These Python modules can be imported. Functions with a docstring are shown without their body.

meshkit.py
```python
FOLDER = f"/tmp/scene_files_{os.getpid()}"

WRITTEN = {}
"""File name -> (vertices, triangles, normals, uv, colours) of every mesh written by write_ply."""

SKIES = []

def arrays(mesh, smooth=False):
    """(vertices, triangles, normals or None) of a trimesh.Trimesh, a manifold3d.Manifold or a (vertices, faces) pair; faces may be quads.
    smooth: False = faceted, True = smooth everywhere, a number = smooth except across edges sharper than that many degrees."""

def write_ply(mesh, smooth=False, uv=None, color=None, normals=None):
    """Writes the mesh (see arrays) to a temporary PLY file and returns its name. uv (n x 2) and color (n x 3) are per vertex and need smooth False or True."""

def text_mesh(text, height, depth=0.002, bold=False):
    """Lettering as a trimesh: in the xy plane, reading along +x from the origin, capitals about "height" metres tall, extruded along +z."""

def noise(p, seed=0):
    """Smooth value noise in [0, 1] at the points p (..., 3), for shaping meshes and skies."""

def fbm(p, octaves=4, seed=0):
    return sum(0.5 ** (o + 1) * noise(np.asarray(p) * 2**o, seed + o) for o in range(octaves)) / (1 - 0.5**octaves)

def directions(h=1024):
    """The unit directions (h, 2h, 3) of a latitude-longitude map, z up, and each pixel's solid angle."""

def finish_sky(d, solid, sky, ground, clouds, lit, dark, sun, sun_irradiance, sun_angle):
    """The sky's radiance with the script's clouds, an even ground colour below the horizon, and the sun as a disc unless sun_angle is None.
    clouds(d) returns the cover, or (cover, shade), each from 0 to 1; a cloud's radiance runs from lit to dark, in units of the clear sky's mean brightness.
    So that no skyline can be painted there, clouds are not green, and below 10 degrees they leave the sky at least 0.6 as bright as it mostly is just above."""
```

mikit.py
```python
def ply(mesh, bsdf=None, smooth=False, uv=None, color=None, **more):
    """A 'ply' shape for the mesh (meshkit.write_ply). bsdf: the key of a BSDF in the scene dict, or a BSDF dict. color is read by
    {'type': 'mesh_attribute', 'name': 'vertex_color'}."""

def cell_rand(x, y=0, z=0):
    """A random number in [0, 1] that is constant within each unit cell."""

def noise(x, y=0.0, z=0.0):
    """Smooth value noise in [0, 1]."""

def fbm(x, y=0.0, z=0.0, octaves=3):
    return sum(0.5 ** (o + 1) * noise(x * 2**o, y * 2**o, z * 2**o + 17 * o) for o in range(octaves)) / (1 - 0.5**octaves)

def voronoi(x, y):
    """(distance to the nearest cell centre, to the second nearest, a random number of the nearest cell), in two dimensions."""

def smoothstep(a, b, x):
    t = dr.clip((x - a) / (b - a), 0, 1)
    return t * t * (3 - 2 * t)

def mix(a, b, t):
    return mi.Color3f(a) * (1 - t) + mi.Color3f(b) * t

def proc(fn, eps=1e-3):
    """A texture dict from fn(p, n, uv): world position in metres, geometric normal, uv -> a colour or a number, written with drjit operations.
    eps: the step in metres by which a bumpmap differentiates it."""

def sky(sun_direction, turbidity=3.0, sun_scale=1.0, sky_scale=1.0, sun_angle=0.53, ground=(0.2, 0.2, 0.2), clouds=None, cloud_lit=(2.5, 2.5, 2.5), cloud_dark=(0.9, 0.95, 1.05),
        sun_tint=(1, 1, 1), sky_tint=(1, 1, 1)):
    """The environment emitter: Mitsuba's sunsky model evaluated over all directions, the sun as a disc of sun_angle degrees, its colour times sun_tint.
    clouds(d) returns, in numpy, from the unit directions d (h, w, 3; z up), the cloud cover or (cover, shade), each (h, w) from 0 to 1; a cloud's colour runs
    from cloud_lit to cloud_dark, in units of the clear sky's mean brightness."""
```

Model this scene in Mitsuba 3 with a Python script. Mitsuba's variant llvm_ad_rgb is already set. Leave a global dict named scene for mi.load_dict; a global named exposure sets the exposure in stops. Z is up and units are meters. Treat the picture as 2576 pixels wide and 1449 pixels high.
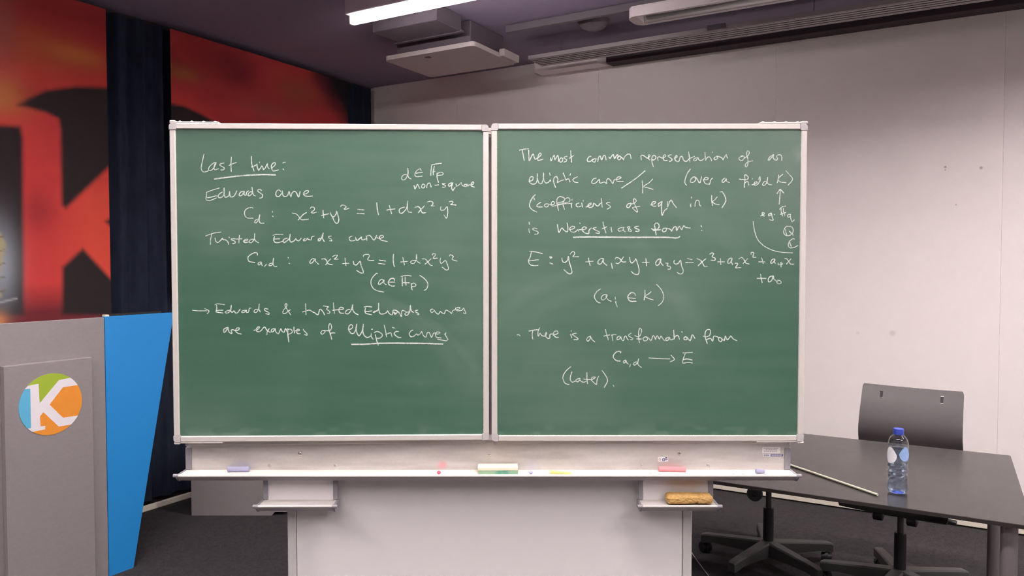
"""A mobile two-winged chalkboard in a lecture room, built object by object."""
import math
import random

import drjit as dr
import manifold3d as m3
import mitsuba as mi
import numpy as np
import shapely
import trimesh
from shapely.geometry import LineString, Point, Polygon

import meshkit
import mikit
from mikit import fbm, mix, noise, smoothstep

T = mi.ScalarTransform4f
random.seed(4)
rng = np.random.default_rng(4)
scene, labels = {"type": "scene"}, {}

# ---------------------------------------------------------------- camera, lights, exposure
exposure = 1.9
EYE, PITCH = 1.52, math.radians(1.85)
scene["camera"] = {
    "type": "perspective", "fov": 2 * math.degrees(math.atan(1288 / 1900)), "fov_axis": "x", "near_clip": 0.05, "far_clip": 60.0,
    "to_world": T().look_at(origin=[0, 0, EYE], target=[0, math.cos(PITCH), EYE - math.sin(PITCH)], up=[0, 0, 1]),
}
LAMP = (1.0, 0.915, 0.895)          # colour of the fluorescent light
TUBE_POWER, PANEL_POWER = 12.0, 22.0
# the ceiling lamps: (t, s) of the left end in room axes and, for the panels, the number of tubes relative to the others, see ROOM below
LIT_TUBES = [(1.43, 1.86)]
PANELS = [(3.25, 1.86, 1.05), (4.75, 1.09, 0.65), (5.07, 1.86, 0.85), (1.43, 3.62, 1.0), (3.25, 3.62, 1.0), (1.43, 5.38, 1.0), (3.25, 5.38, 1.0), (5.07, 3.62, 1.0), (5.07, 5.38, 1.0), (1.43, 7.14, 1.0), (3.25, 7.14, 1.0)]

# ---------------------------------------------------------------- frames
# ROOM: t runs along the white wall away from the corner, s along the curtain wall towards the audience, z up.
CORNER, U, V = np.array([-1.179, 6.53]), np.array([math.cos(math.pi / 6), -0.5]), np.array([-0.5, -math.cos(math.pi / 6)])
ROOM = np.eye(4)
ROOM[:2, 0], ROOM[:2, 1], ROOM[:2, 3] = U, V, CORNER
WORLD = np.eye(4)


def frame(x, y, z=0.0, angle=0.0):
    m = np.eye(4)
    c, s = math.cos(angle), math.sin(angle)
    m[:2, :2], m[:3, 3] = [[c, -s], [s, c]], (x, y, z)
    return m


def put(mesh, m):
    v, f = np.asarray(mesh.vertices, float), np.asarray(mesh.faces)
    v = v @ m[:3, :3].T + m[:3, 3]
    if np.linalg.det(m[:3, :3]) < 0:
        f = f[:, ::-1]
    return trimesh.Trimesh(v, f, process=False)


def numbered(key):
    if not any(k == key or k.startswith(key + "__") for k in list(scene) + list(labels)):
        return key
    for i in range(1, 1000):
        k = f"{key}_{i:03d}"
        if not any(x == k or x.startswith(k + "__") for x in list(scene) + list(labels)):
            return k


def add(key, mesh, mat, m=WORLD, smooth=35, label=None, cat=None, group=None, kind=None, **more):
    key = numbered(key)
    scene[key] = mikit.ply(put(mesh, m), mat, smooth, **more)
    tag(key, label, cat, group, kind)
    return key


def tag(key, label=None, cat=None, group=None, kind=None):
    d = {k: v for k, v in dict(label=label, category=cat, group=group, kind=kind).items() if v}
    if d:
        labels[key] = d


def thing(key, label, cat, group=None):
    key = numbered(key)
    tag(key, label, cat, group)
    return key


# ---------------------------------------------------------------- shapes
def cat(*ms):
    return trimesh.util.concatenate([trimesh.Trimesh(m.vertices, m.faces, process=False) for m in ms])


def box(x0, x1, y0, y1, z0, z1, ch=0.0):
    """A box, its edges chamfered by ch."""
    if ch <= 0:
        return trimesh.creation.box(bounds=[[x0, y0, z0], [x1, y1, z1]])
    pts = []
    for a in (0, 1):
        for b in (0, 1):
            for c in (0, 1):
                x, y, z = (x1 if a else x0), (y1 if b else y0), (z1 if c else z0)
                ix, iy, iz = (-ch if a else ch), (-ch if b else ch), (-ch if c else ch)
                pts += [(x, y + iy, z + iz), (x + ix, y, z + iz), (x + ix, y + iy, z)]
    return trimesh.convex.convex_hull(np.array(pts))


def cyl(p0, p1, r, n=24, r1=None):
    return tube([p0, p1], [r, r if r1 is None else r1], n)


def tube(path, r, n=12, caps=True):
    p = np.asarray(path, float)
    r = np.broadcast_to(np.asarray(r, float), len(p))
    d = np.gradient(p, axis=0)
    d /= np.linalg.norm(d, axis=1, keepdims=True)
    x = np.cross(d[0], [0, 0, 1.0] if abs(d[0][2]) < 0.9 else [1.0, 0, 0])
    rings, a = [], np.arange(n) * 2 * math.pi / n
    for i in range(len(p)):
        x = x - d[i] * (x @ d[i])
        x /= np.linalg.norm(x)
        y = np.cross(d[i], x)
        rings.append(p[i] + r[i] * (np.cos(a)[:, None] * x + np.sin(a)[:, None] * y))
    v = np.vstack(rings)
    f = []
    for i in range(len(p) - 1):
        for j in range(n):
            k = (j + 1) % n
            a0, a1, b0, b1 = i * n + j, i * n + k, (i + 1) * n + j, (i + 1) * n + k
            f += [(a0, a1, b1), (a0, b1, b0)]
    if caps:
        v = np.vstack([v, p[:1], p[-1:]])
        e0, e1, last = len(v) - 2, len(v) - 1, (len(p) - 1) * n
        for j in range(n):
            k = (j + 1) % n
            f += [(e0, k, j), (e1, last + j, last + k)]
    return trimesh.Trimesh(v, np.array(f), process=False)


def prism(pts, axis, a0, a1):
    """A polygon (or shapely shape) extruded along axis 'x', 'y' or 'z' from a0 to a1; its two coordinates are the other two axes in order."""
    poly = pts if hasattr(pts, "geom_type") else Polygon(pts)
    out = []
    for g in getattr(poly, "geoms", [poly]):
        if g.is_empty or g.area < 1e-10:
            continue
        m = trimesh.creation.extrude_polygon(shapely.geometry.polygon.orient(g), a1 - a0, engine="earcut")
        v = m.vertices.copy()
        v[:, 2] += a0
        f = m.faces
        if axis == "y":
            v, f = v[:, [0, 2, 1]], f[:, ::-1]
        elif axis == "x":
            v = v[:, [2, 0, 1]]
        out.append(trimesh.Trimesh(v, f, process=False))
    return cat(*out)


def lathe(profile, n=40):
    m = trimesh.creation.revolve(np.array(profile, float), sections=n)
    trimesh.repair.fix_normals(m)
    return m


def rounded(x0, x1, y0, y1, r):
    return shapely.geometry.box(x0 + r, y0 + r, x1 - r, y1 - r).buffer(r, quad_segs=6)


def smooth_line(pts, step=0.003):
    """Catmull-Rom through the points."""
    p = np.asarray(pts, float)
    if len(p) < 3:
        return p
    q = np.vstack([2 * p[0] - p[1], p, 2 * p[-1] - p[-2]])
    out = []
    for i in range(1, len(q) - 2):
        a, b, c, d = q[i - 1 : i + 3]
        for t in np.linspace(0, 1, max(2, int(np.linalg.norm(c - b) / step) + 1), endpoint=False):
            out.append(0.5 * (2 * b + (c - a) * t + (2 * a - 5 * b + 4 * c - d) * t * t + (3 * b - a - 3 * c + d) * t**3))
    return np.vstack(out + [p[-1:]])


# ---------------------------------------------------------------- materials
def rgb(*c):
    return {"type": "rgb", "value": [float(x) for x in (c if len(c) == 3 else c * 3)]}


def srgb(r, g, b):
    f = lambda x: (x / 255 / 12.92) if x <= 10 else ((x / 255 + 0.055) / 1.055) ** 2.4
    return (f(r), f(g), f(b))


def material(key, color, rough=0.5, spec=0.5, metallic=0.0, two=True, bump=None, **more):
    b = {"type": "principled", "base_color": color if isinstance(color, dict) else rgb(*color), "roughness": rough, "specular": spec, "metallic": metallic, **more}
    if bump:
        fn, scale, eps = bump
        b = {"type": "bumpmap", "arbitrary": mikit.proc(fn, eps), "scale": scale, "bsdf": b}
    scene[key] = {"type": "twosided", "bsdf": b} if two else b


def room_ts(p):
    x, y = p.x - float(CORNER[0]), p.y - float(CORNER[1])
    return x * float(U[0]) + y * float(U[1]), x * float(V[0]) + y * float(V[1])


WALL = (0.785, 0.735, 0.72)


def wall_fn(p, n, uv):
    t, s = room_ts(p)
    c = mix(WALL, (0.755, 0.705, 0.69), 0.35 * fbm(t * 1.3, p.z * 1.1, 3.0))
    for a, z, r, k in ((4.262, 2.08, 0.008, 0.6), (4.262, 2.063, 0.005, 0.5), (4.439, 2.064, 0.010, 0.6), (4.002, 1.102, 0.02, 0.22), (4.319, 1.86, 0.006, 0.5), (3.812, 1.094, 0.012, 0.16)):
        d = dr.sqrt(dr.square(t - a) + dr.square(p.z - z))
        c = mix(c, (0.2, 0.16, 0.15), k * (1 - smoothstep(r * 0.4, r * 1.2, d)))
    return c


def carpet_fn(p, n, uv):
    f = noise(p.x * 420, p.y * 420, 0.0)
    g = fbm(p.x * 60, p.y * 60, 1.0)
    h = fbm(p.x * 3, p.y * 3, 2.0)
    return mix((0.014, 0.0135, 0.015), (0.060, 0.055, 0.058), 0.55 * f + 0.35 * g + 0.1 * h)


def arc(p, cx, cz, r, w, a0, a1):
    """An eraser's sweep over the board: 1 inside the band of width w around a circle between two angles, softly."""
    x, z = p.x - cx, p.z - cz
    d = dr.abs(dr.sqrt(x * x + z * z) - r)
    a = dr.atan2(z, x)
    return (1 - smoothstep(0.25 * w, w, d)) * smoothstep(a0, a0 + 0.12, a) * (1 - smoothstep(a1 - 0.2, a1, a))


def board_fn(p, n, uv):
    c = mi.Color3f(0.026, 0.089, 0.054)
    dust = 0.22 * smoothstep(0.35, 0.75, fbm(p.x * 2.2, p.z * 2.2, 5.0))
    dust += 0.16 * fbm(p.x * 3 + 6 * fbm(p.x, p.z, 1.0), p.z * 34, 2.0)
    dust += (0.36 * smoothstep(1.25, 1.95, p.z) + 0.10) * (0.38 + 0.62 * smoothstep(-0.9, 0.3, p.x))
    for q in ((-0.62, 0.95, 0.50, 0.035, 0.45, 1.35), (-0.56, 0.90, 0.53, 0.02, 0.5, 1.3), (0.34, 0.95, 0.56, 0.03, 1.5, 2.35), (0.34, 0.92, 0.52, 0.03, 1.1, 2.2), (0.3, 1.2, 0.55, 0.05, 0.6, 1.6),
              (-0.1, 1.0, 0.75, 0.05, 0.35, 1.0)):
        dust += 0.09 * arc(p, *q)
    dust += 0.75 * (1 - smoothstep(0.0, 0.03, dr.sqrt(dr.square(p.x - 0.893) + dr.square((p.z - 1.862) * 0.7)))) * noise(p.x * 60, p.z * 40)
    low = 1 - smoothstep(0.98, 1.03, p.z)
    dust += 0.25 * low * smoothstep(0.5, 0.8, noise(p.x * 25, p.z * 60))
    return mix(c, (0.36, 0.40, 0.36), dr.clip(0.34 * dust, 0, 1))


def chalk_fn(p, n, uv):
    g = 0.7 * noise(p.x * 700, p.z * 700) + 0.3 * noise(p.x * 90, p.z * 90, 4.0)
    return mix((0.24, 0.30, 0.26), (0.52, 0.56, 0.52), smoothstep(0.1, 0.6, g))


def tray_fn(p, n, uv):
    d = fbm(p.x * 7, p.z * 40, p.y * 40)
    e = noise(p.x * 160, p.z * 220, p.y * 160)
    c = mix((0.41, 0.38, 0.365), (0.56, 0.53, 0.51), 0.75 * smoothstep(0.25, 0.75, d) + 0.25 * e)
    for x, z, rx, rz, col, k in ((-0.225, 0.872, 0.022, 0.018, (0.70, 0.22, 0.25), 0.5), (-0.868, 0.872, 0.055, 0.016, (0.36, 0.36, 0.50), 0.45), (0.512, 0.872, 0.055, 0.012, (0.66, 0.33, 0.34), 0.45), (0.06, 0.868, 0.02, 0.02, (0.42, 0.42, 0.56), 0.4)):
        q = dr.sqrt(dr.square((p.x - x) / rx) + dr.square((p.z - z) / rz))
        c = mix(c, col, k * (1 - smoothstep(0.2, 1.1, q)) * (0.6 + 0.6 * noise(p.x * 120, p.z * 120, 7.0)))
    return c


def tray_floor_fn(p, n, uv):
    d = fbm(p.x * 9, p.y * 50, 2.0)
    return mix((0.60, 0.565, 0.53), (0.72, 0.685, 0.65), d)


def sponge_fn(p, n, uv):
    h = fbm(p.x * 60, p.y * 60, p.z * 60)
    g = noise(p.x * 260, p.y * 260, p.z * 260)
    return mix((0.22, 0.115, 0.040), (0.56, 0.355, 0.135), dr.clip(0.15 + 0.5 * h + 0.5 * g, 0, 1))


def table_fn(p, n, uv):
    return mix((0.014, 0.012, 0.012), (0.019, 0.017, 0.0165), fbm(p.x * 50, p.y * 50, 1.0))


def curtain_fn(p, n, uv):
    return mix((0.013, 0.016, 0.028), (0.024, 0.031, 0.055), fbm(p.x * 30, p.y * 30, p.z * 8))


def lectern_fn(p, n, uv):
    return mix((0.225, 0.200, 0.207), (0.248, 0.223, 0.230), fbm(p.x * 90, p.y * 90, p.z * 90))


def wood_fn(p, n, uv):
    return mix((0.20, 0.11, 0.06), (0.10, 0.055, 0.03), fbm(p.x * 10, p.y * 10, p.z * 80))


def rough_bump(p, n, uv):
    return noise(p.x * 700, p.y * 700, p.z * 700)


def carpet_bump(p, n, uv):
    return noise(p.x * 260, p.y * 260, 3.0)


def sponge_bump(p, n, uv):
    return fbm(p.x * 150, p.y * 150, p.z * 150)


P = mikit.proc
material("wall_paint", P(wall_fn), 0.75, 0.2)
material("carpet", P(carpet_fn), 1.0, 0.05, bump=(carpet_bump, 0.0015, 0.001))
material("ceiling_paint", (0.22, 0.182, 0.25), 0.8, 0.2)
material("dark_paint", (0.040, 0.031, 0.036), 0.7, 0.3)
material("beige_paint", (0.45, 0.40, 0.39), 0.8, 0.2)
material("grey_metal", (0.33, 0.29, 0.30), 0.5, 0.4)
material("dim_metal", (0.11, 0.095, 0.11), 0.5, 0.4)
material("curtain_cloth", P(curtain_fn), 0.95, 0.1, sheen=0.3)
material("banner_cloth", {"type": "mesh_attribute", "name": "vertex_color"}, 0.8, 0.15)
material("lectern_grey", P(lectern_fn), 0.55, 0.35)
material("lectern_blue", (0.016, 0.222, 0.575), 0.45, 0.4)
material("logo_white", (0.72, 0.68, 0.72), 0.5, 0.4)
material("logo_green", (0.30, 0.42, 0.035), 0.5, 0.4)
material("logo_blue", (0.10, 0.40, 0.62), 0.5, 0.4)
material("logo_orange", (0.72, 0.26, 0.032), 0.5, 0.4)
material("dark_wood", P(wood_fn), 0.6, 0.3)
material("board_green", P(board_fn), 0.62, 0.22)
material("chalk_mark", P(chalk_fn), 0.95, 0.05)
material("aluminium", (0.60, 0.565, 0.535), 0.38, 0.6, metallic=0.25)
material("cap_plastic", (0.43, 0.40, 0.41), 0.5, 0.4)
material("tray_metal", P(tray_fn), 0.45, 0.4)
def stain_fn(p, n, uv):
    a = 1 - smoothstep(0.02, 0.10, dr.sqrt(dr.square(p.x - 0.555) + dr.square((p.z - 0.838) * 1.4)))
    return mix((0.63, 0.60, 0.61), (0.50, 0.31, 0.17), 0.65 * a * (0.5 + 0.7 * fbm(p.x * 30, p.z * 30, 1.0)))


material("stained_plate", P(stain_fn), 0.5, 0.3)
material("end_plastic", (0.22, 0.21, 0.23), 0.5, 0.4)
material("duct_paint", (0.10, 0.082, 0.10), 0.7, 0.3)
material("tray_floor", P(tray_floor_fn), 0.7, 0.2)
material("base_white", (0.63, 0.60, 0.61), 0.5, 0.3)
material("post_metal", (0.50, 0.475, 0.48), 0.4, 0.5)
material("screw_metal", (0.62, 0.58, 0.55), 0.22, 0.6, metallic=0.9)
material("chrome", (0.75, 0.75, 0.76), 0.12, 0.6, metallic=1.0)
material("sticker_white", (0.72, 0.70, 0.71), 0.5, 0.4)
material("ink_blue", (0.035, 0.04, 0.16), 0.6, 0.3)
material("ink_grey", (0.25, 0.24, 0.25), 0.6, 0.3)
material("chalk_white", (0.86, 0.84, 0.80), 0.95, 0.05)
material("chalk_blue", (0.33, 0.33, 0.47), 0.95, 0.05)
material("chalk_pink", (0.68, 0.27, 0.29), 0.95, 0.05)
material("chalk_red", (0.78, 0.12, 0.17), 0.95, 0.05)
material("chalk_yellow", (0.85, 0.82, 0.24), 0.95, 0.05)
material("felt_green", P(lambda p, n, uv: mix((0.10, 0.27, 0.19), (0.27, 0.40, 0.27), smoothstep(0.35, 0.7, fbm(p.x * 25 + 3, p.z * 30, 1.0)))), 0.95, 0.05)
material("duster_wood", (0.76, 0.68, 0.53), 0.7, 0.2)
material("sponge_foam", P(sponge_fn), 1.0, 0.05, bump=(sponge_bump, 0.004, 0.0008))
material("table_laminate", P(table_fn), 0.20, 0.33)
material("table_edge", (0.016, 0.012, 0.012), 0.5, 0.4)
material("leg_metal", (0.17, 0.145, 0.155), 0.32, 0.5, metallic=0.35)
material("seat_shell", (0.016, 0.014, 0.0145), 0.4, 0.4)
material("chair_shell", (0.060, 0.052, 0.055), 0.35, 0.5)
material("black_plastic", (0.012, 0.012, 0.013), 0.5, 0.4)
material("base_plastic", (0.052, 0.053, 0.053), 0.55, 0.3)
material("lift_metal", (0.08, 0.072, 0.072), 0.3, 0.5, metallic=0.5)
material("trunking", (0.76, 0.70, 0.60), 0.5, 0.4)
material("cable_grey", (0.30, 0.28, 0.28), 0.6, 0.3)
material("pointer_cream", (0.44, 0.43, 0.34), 0.5, 0.4)
material("lamp_housing", (0.50, 0.44, 0.46), 0.5, 0.4)
material("lamp_reflector", (0.72, 0.70, 0.70), 0.22, 0.5, metallic=0.9)
material("tube_glass", (0.75, 0.73, 0.73), 0.2, 0.5)
material("cap_blue", (0.035, 0.060, 0.36), 0.4, 0.4)
material("label_white", (0.76, 0.75, 0.79), 0.5, 0.4)
material("label_blue", (0.26, 0.40, 0.68), 0.5, 0.4)
scene["bottle_plastic"] = {"type": "thindielectric", "int_ior": 1.5, "specular_transmittance": rgb(0.92, 0.95, 0.98)}
scene["water"] = {"type": "dielectric", "int_ior": 1.33, "ext_ior": 1.0, "specular_transmittance": rgb(0.83, 0.90, 1.0)}
material("bottle_base", (0.08, 0.16, 0.62), 0.2, 0.5)

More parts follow.
